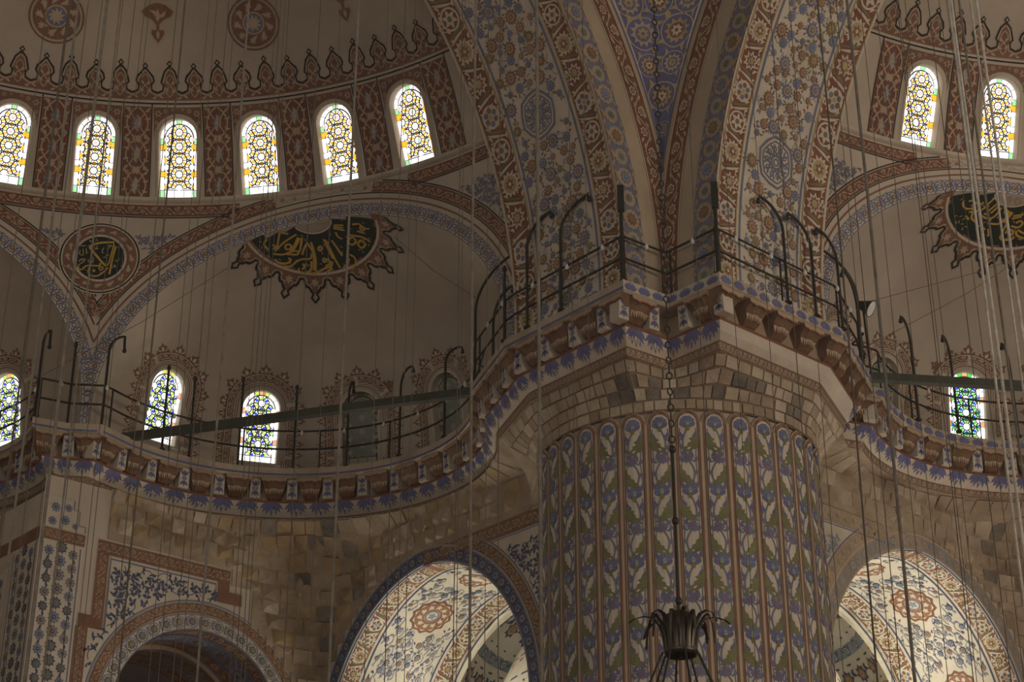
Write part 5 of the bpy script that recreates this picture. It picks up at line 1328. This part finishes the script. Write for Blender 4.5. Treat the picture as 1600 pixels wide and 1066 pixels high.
for (x, y, h, w) in ((10.27, 11.85, 2.05, 'left'), (11.39, 10.47, 1.95, 'right')):
    t = empty('corner_post', (x, y, 17.0), label='tall iron post with loudspeaker, %s front corner of the pier cornice' % w, cat='post')
    mb = MB(); mb.tube([(x, y, 16.99), (x, y, 17 + h)], .035, 'iron', 8); mb.build('pole', t)
    mb = MB(); mb.box((x, y, 17 + h - .55), .10, .12, .55, 'iron', YAW); mb.build('loudspeaker', t)
    mb = MB(); mb.box((x, y, 16.99), .14, .14, .025, 'iron', YAW); mb.build('foot', t)

# floodlight on the right balcony
px = Vector((17.02, 11.42, 18.55)); t = empty('floodlight', (px.x, px.y, 17.0), label='black floodlight with glass front on the right balcony', cat='floodlight')
ax = (RV * .75 - FV * .35 + Vector((0, 0, -.55))).normalized(); mb = MB(); u_ = ax.orthogonal().normalized(); w_ = ax.cross(u_)
mb.grid([[px + ax * d + (u_ * cos(2 * pi * k / 14) + w_ * sin(2 * pi * k / 14)) * r for k in range(14)] for d, r in ((-.16, .0), (-.16, .07), (-.10, .09), (.12, .17), (.14, .185), (.16, .185))], 'iron', False, True); hs_ = mb.build('housing', t)
mb = MB(); mb.grid([[px + ax * d + (u_ * cos(2 * pi * k / 14) + w_ * sin(2 * pi * k / 14)) * r for k in range(14)] for d, r in ((.155, .17), (.165, .10), (.17, .0))], 'glass_bulb', True, True); mb.build('lens', hs_)
mb = MB(); mb.tube([(px.x, px.y, 16.99), px - ax * .05 + Vector((0, 0, -.15)), px - ax * .08], .025, 'iron', 6); mb.build('bracket', t)

# ================================================================== iron tie beams across the niches
def beam(a, b, r, label):
    a, b = Vector(a), Vector(b); mb = MB(); d = (b - a).normalized(); s = Vector((0, 0, 1)).cross(d) * r; z = Vector((0, 0, r))
    mb.hexa([a - s - z, a + s - z, a + s + z, a - s + z, b - s - z, b + s - z, b + s + z, b - s + z], 'iron_green')
    o = mb.build('tie_beam', label=label, cat='tie beam'); return o
beam((11.78, 17.23, 17.06), (7.15, 24.92, 17.06), .085, 'dark green iron tie beam spanning the niche left of the pier')
beam((17.05, 11.78, 17.06), (24.2, 7.05, 17.06), .085, 'dark green iron tie beam spanning the niche right of the pier')

# ================================================================== hanging chandelier crown in front of the pier
ROPE_AZ = lambda px, py=533: (FV * (cos(PITCH) + (py - 533) / FPX * sin(PITCH)) + RV * ((px - 800) / FPX)).normalized()
def on_floor(px, dist, py=533):
    d = ROPE_AZ(px, py); return CAM.x + d.x * dist, CAM.y + d.y * dist
cx, cy = on_floor(1063, 17.0, 1000); CZ = 6.36; K_ = .80
t = empty('chandelier_crown', (cx, cy, CZ), label='dark metal chandelier crown of curled leaf strips on a chain before the pier', cat='chandelier')
mb = MB(); mb.lathe([(.14, -.02), (.155, -.03), (.165, .01), (.16, .05), (.15, .05), (.145, .0), (.14, -.02)], (cx, cy, CZ), 'bronze', 24); mb.build('base_ring', t)
mb = MB(); mb.lathe([(.07, .0), (.11, .04), (.14, .16), (.175, .29), (.165, .36), (.08, .41), (.01, .42)], (cx, cy, CZ), 'iron', 20); mb.build('inner_bowl', t)
for k in range(16):
    a = 2 * pi * k / 16 + .1; L = [.60, .46, .66, .40][k % 4]; dr = [.10, .30, .02, .22][k % 4]
    prof = [(.205, .0, .045), (.215, .12, .04), (.235, .24, .036), (.275, .34, .034), (.34, .41 + .02, .034), (.34 + .4 * (L - .34), .45, .03), (.34 + .8 * (L - .34), .42 - dr * .3, .024), (L, .38 - dr, .010)]
    mb = MB(); rows = []
    for r, z, w in [(a_ * .76, b_ * .80, c_ * .62) for a_, b_, c_ in prof]:
        ta = Vector((-sin(a), cos(a), 0)); c = Vector((cx + r * cos(a), cy + r * sin(a), CZ + z)); rows.append([c - ta * w, c + Vector((cos(a), sin(a), 0)) * .008, c + ta * w])
    mb.grid(rows, 'bronze', True); mb.grid([[q - Vector((cos(a), sin(a), 0)) * .012 for q in r] for r in rows], 'bronze', True); mb.build('leaf_strip', t)
for k in range(8):
    a = 2 * pi * k / 8 + .2; mb = MB(); mb.tube([(cx + .18 * cos(a), cy + .18 * sin(a), CZ), (cx + 1.5 * cos(a), cy + 1.5 * sin(a), CZ - 3.0)], .012, 'iron', 6); mb.build('stay_rod', t)
mb = MB(); mb.lathe([(1.50, 0), (1.53, .02), (1.56, 0), (1.53, -.02), (1.50, 0)], (cx, cy, CZ - 3.0), 'iron', 40); mb.build('lower_ring', t)
mb = MB(); mb.tube([(cx, cy, CZ - .05), (cx, cy, CZ + 2.15)], .016, 'iron', 8)
for z in (.52, 1.35, 2.12): mb.lathe([(.0, -.05), (.03, -.03), (.036, 0), (.03, .03), (.0, .05)], (cx, cy, CZ + z), 'iron', 8)
mb.build('rod', t)
def ring_mesh(R, r, n=14, m=6):
    mb = MB(); mb.grid([[((R + r * cos(2 * pi * j / m)) * cos(2 * pi * i / n), r * sin(2 * pi * j / m), (R * 1.25 + r * cos(2 * pi * j / m)) * sin(2 * pi * i / n)) for j in range(m)] for i in range(n + 1)], 'iron', True, True); return mb.mesh('chain_link')
LK = ring_mesh(.030, .0085); bar = MB(); bar.tube([(0, 0, -.06), (0, 0, .06)], .008, 'iron', 5); BAR = bar.mesh('chain_bar')
z = CZ + 2.2; k = 0
while z < 16.0:
    inst(LK, 'chain_link', t, (cx, cy, z + .03), YAW - pi / 2 if k % 2 == 0 else YAW - pi / 2 + .5)
    inst(BAR, 'chain_bar', t, (cx, cy, z + .118), 0); z += .178; k += 1

# ================================================================== ropes and wires hanging from the dome
def rope(px, dist, r, matk, label, cat, group, z0=1.2, z1=31.0, py=533):
    x, y = on_floor(px, dist, py); mb = MB(); rn = random.Random(int(px * 7)); wob = r * 1.2
    zs = [z0 + (z1 - z0) * i / 10 for i in range(11)]
    mb.tube([(x + rn.uniform(-wob, wob), y + rn.uniform(-wob, wob), z) for z in zs], r, matk, 5); mb.build(cat if cat != 'cable' else 'cable', label=label, cat=cat, group=group)
THIN = 'thin dark wire hanging straight down from the dome'
for i, px in enumerate((2, 38, 43, 72, 95, 131, 152, 170, 178, 225, 280, 293, 313, 325, 395, 403, 411, 417, 471, 506, 588, 617, 634, 646, 715, 720, 760, 780, 895, 920, 1095, 1150, 1202, 1243, 1276, 1345, 1357, 1398, 1425, 1461, 1465, 1475, 1515, 1534, 1547, 1559)):
    d = 12.5 + (i * 37 % 10); rope(px, d, (.0046 if i % 3 else .006) * d / 20, 'wire', THIN, 'wire', 'thin wires hanging from the dome')
for px, d in ((237, 17), (1325, 16), (40, 18)):
    rope(px, d, .0105 * d / 17, 'wire', 'dark cable, thicker than the wires, hanging from the dome', 'cable', 'dark cables hanging from the dome')
for px, d, r in ((55, 11, .0095), (102, 10.5, .0115), (348, 11, .0085), (538, 10, .0085), (738, 10, .009), (843, 9.5, .011), (1376, 10, .0105), (1571, 11, .009), (126, 13, .008)):
    rope(px, d, r, 'rope', 'brown twisted rope hanging in front of the walls', 'rope', 'brown ropes hanging from the dome')
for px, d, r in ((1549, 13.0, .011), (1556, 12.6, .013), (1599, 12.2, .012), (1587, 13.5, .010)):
    rope(px, d, r, 'rope_pale_lit', 'pale rope coloured as if lit by the bright windows on the right', 'rope', 'pale ropes by the bright windows')
def ray_pt(px, py, dist):
    d = FV * cos(PITCH) + Vector((0, 0, sin(PITCH))); u_ = Vector((0, 0, cos(PITCH))) - FV * sin(PITCH)
    v = d + RV * ((px - 800) / FPX) - u_ * ((py - 533) / FPX); return CAM + v.normalized() * dist
for (a, b, lab) in ((EX1.P(radians(89), radians(57.5)), (5.13, 25.0, 18.0), 'slanting thin wire crossing the left niche from the big inscription'), ((11.03, 17.03, 18.9), EX1.P(radians(-12), radians(62)), 'slanting thin wire from the tall gooseneck lamp to the niche vault'),
                    ((17.0, 11.42, 18.62), idR(EX1.P(radians(82), radians(58))), 'slanting cable from the floodlight to the right inscription'), ((17.6, 11.9, 17.96), idR(EX1.P(radians(72), radians(60))), 'slanting cable from the right railing up to the vault')):
    mb = MB(); mb.tube([Vector(a), (Vector(a) + Vector(b)) / 2 - Vector((0, 0, .12)), Vector(b)], .007, 'wire', 5); mb.build('slanting_wire', label=lab, cat='wire')
# ================================================================== rest of the hall shell (behind and above the view)
mb = MB()
mb.grid([[(r * cos(2 * pi * k / 48), r * sin(2 * pi * k / 48), z) for k in range(49)] for r, z in ((12.2, 28.2), (11.8, 31), (10.4, 35), (7.5, 38.5), (4, 40.3), (0.01, 41))], 'plaster', True)
mb.grid([[(sx * 30, sy * 30, 41.5) for sy in (-1, 1)] for sx in (-1, 1)], 'plaster', False)
mb.build('ceiling', label='central dome and roof above the hall', cat='ceiling', kind='structure')
mb = MB(); mb.face([(-34, -34, 0), (34, -34, 0), (34, 34, 0), (-34, 34, 0)], 'carpet')
mb.build('floor', label='red carpeted floor of the hall', cat='floor', kind='structure')
# ================================================================== thin dusty haze filling the hall
hm = bpy.data.materials.new('haze'); hm.use_nodes = True; nt = hm.node_tree
for n in list(nt.nodes):
    if n.type != 'OUTPUT_MATERIAL': nt.nodes.remove(n)
vol = nt.nodes.new('ShaderNodeVolumeScatter'); vol.inputs['Color'].default_value = (0.95, 0.88, 0.76, 1); vol.inputs['Density'].default_value = 0.0024; vol.inputs['Anisotropy'].default_value = 0.35
nt.links.new(vol.outputs[0], [n for n in nt.nodes if n.type == 'OUTPUT_MATERIAL'][0].inputs['Volume']); MATS['haze'] = hm
mb = MB(); mb.hexa([(-29, -29, .1), (10, -29, .1), (10, 10, .1), (-29, 10, .1), (-29, -29, 31.5), (10, -29, 31.5), (10, 10, 31.5), (-29, 10, 31.5)], 'haze')
mb.build('haze', label='thin dusty haze in the air of the hall', cat='haze', kind='stuff')
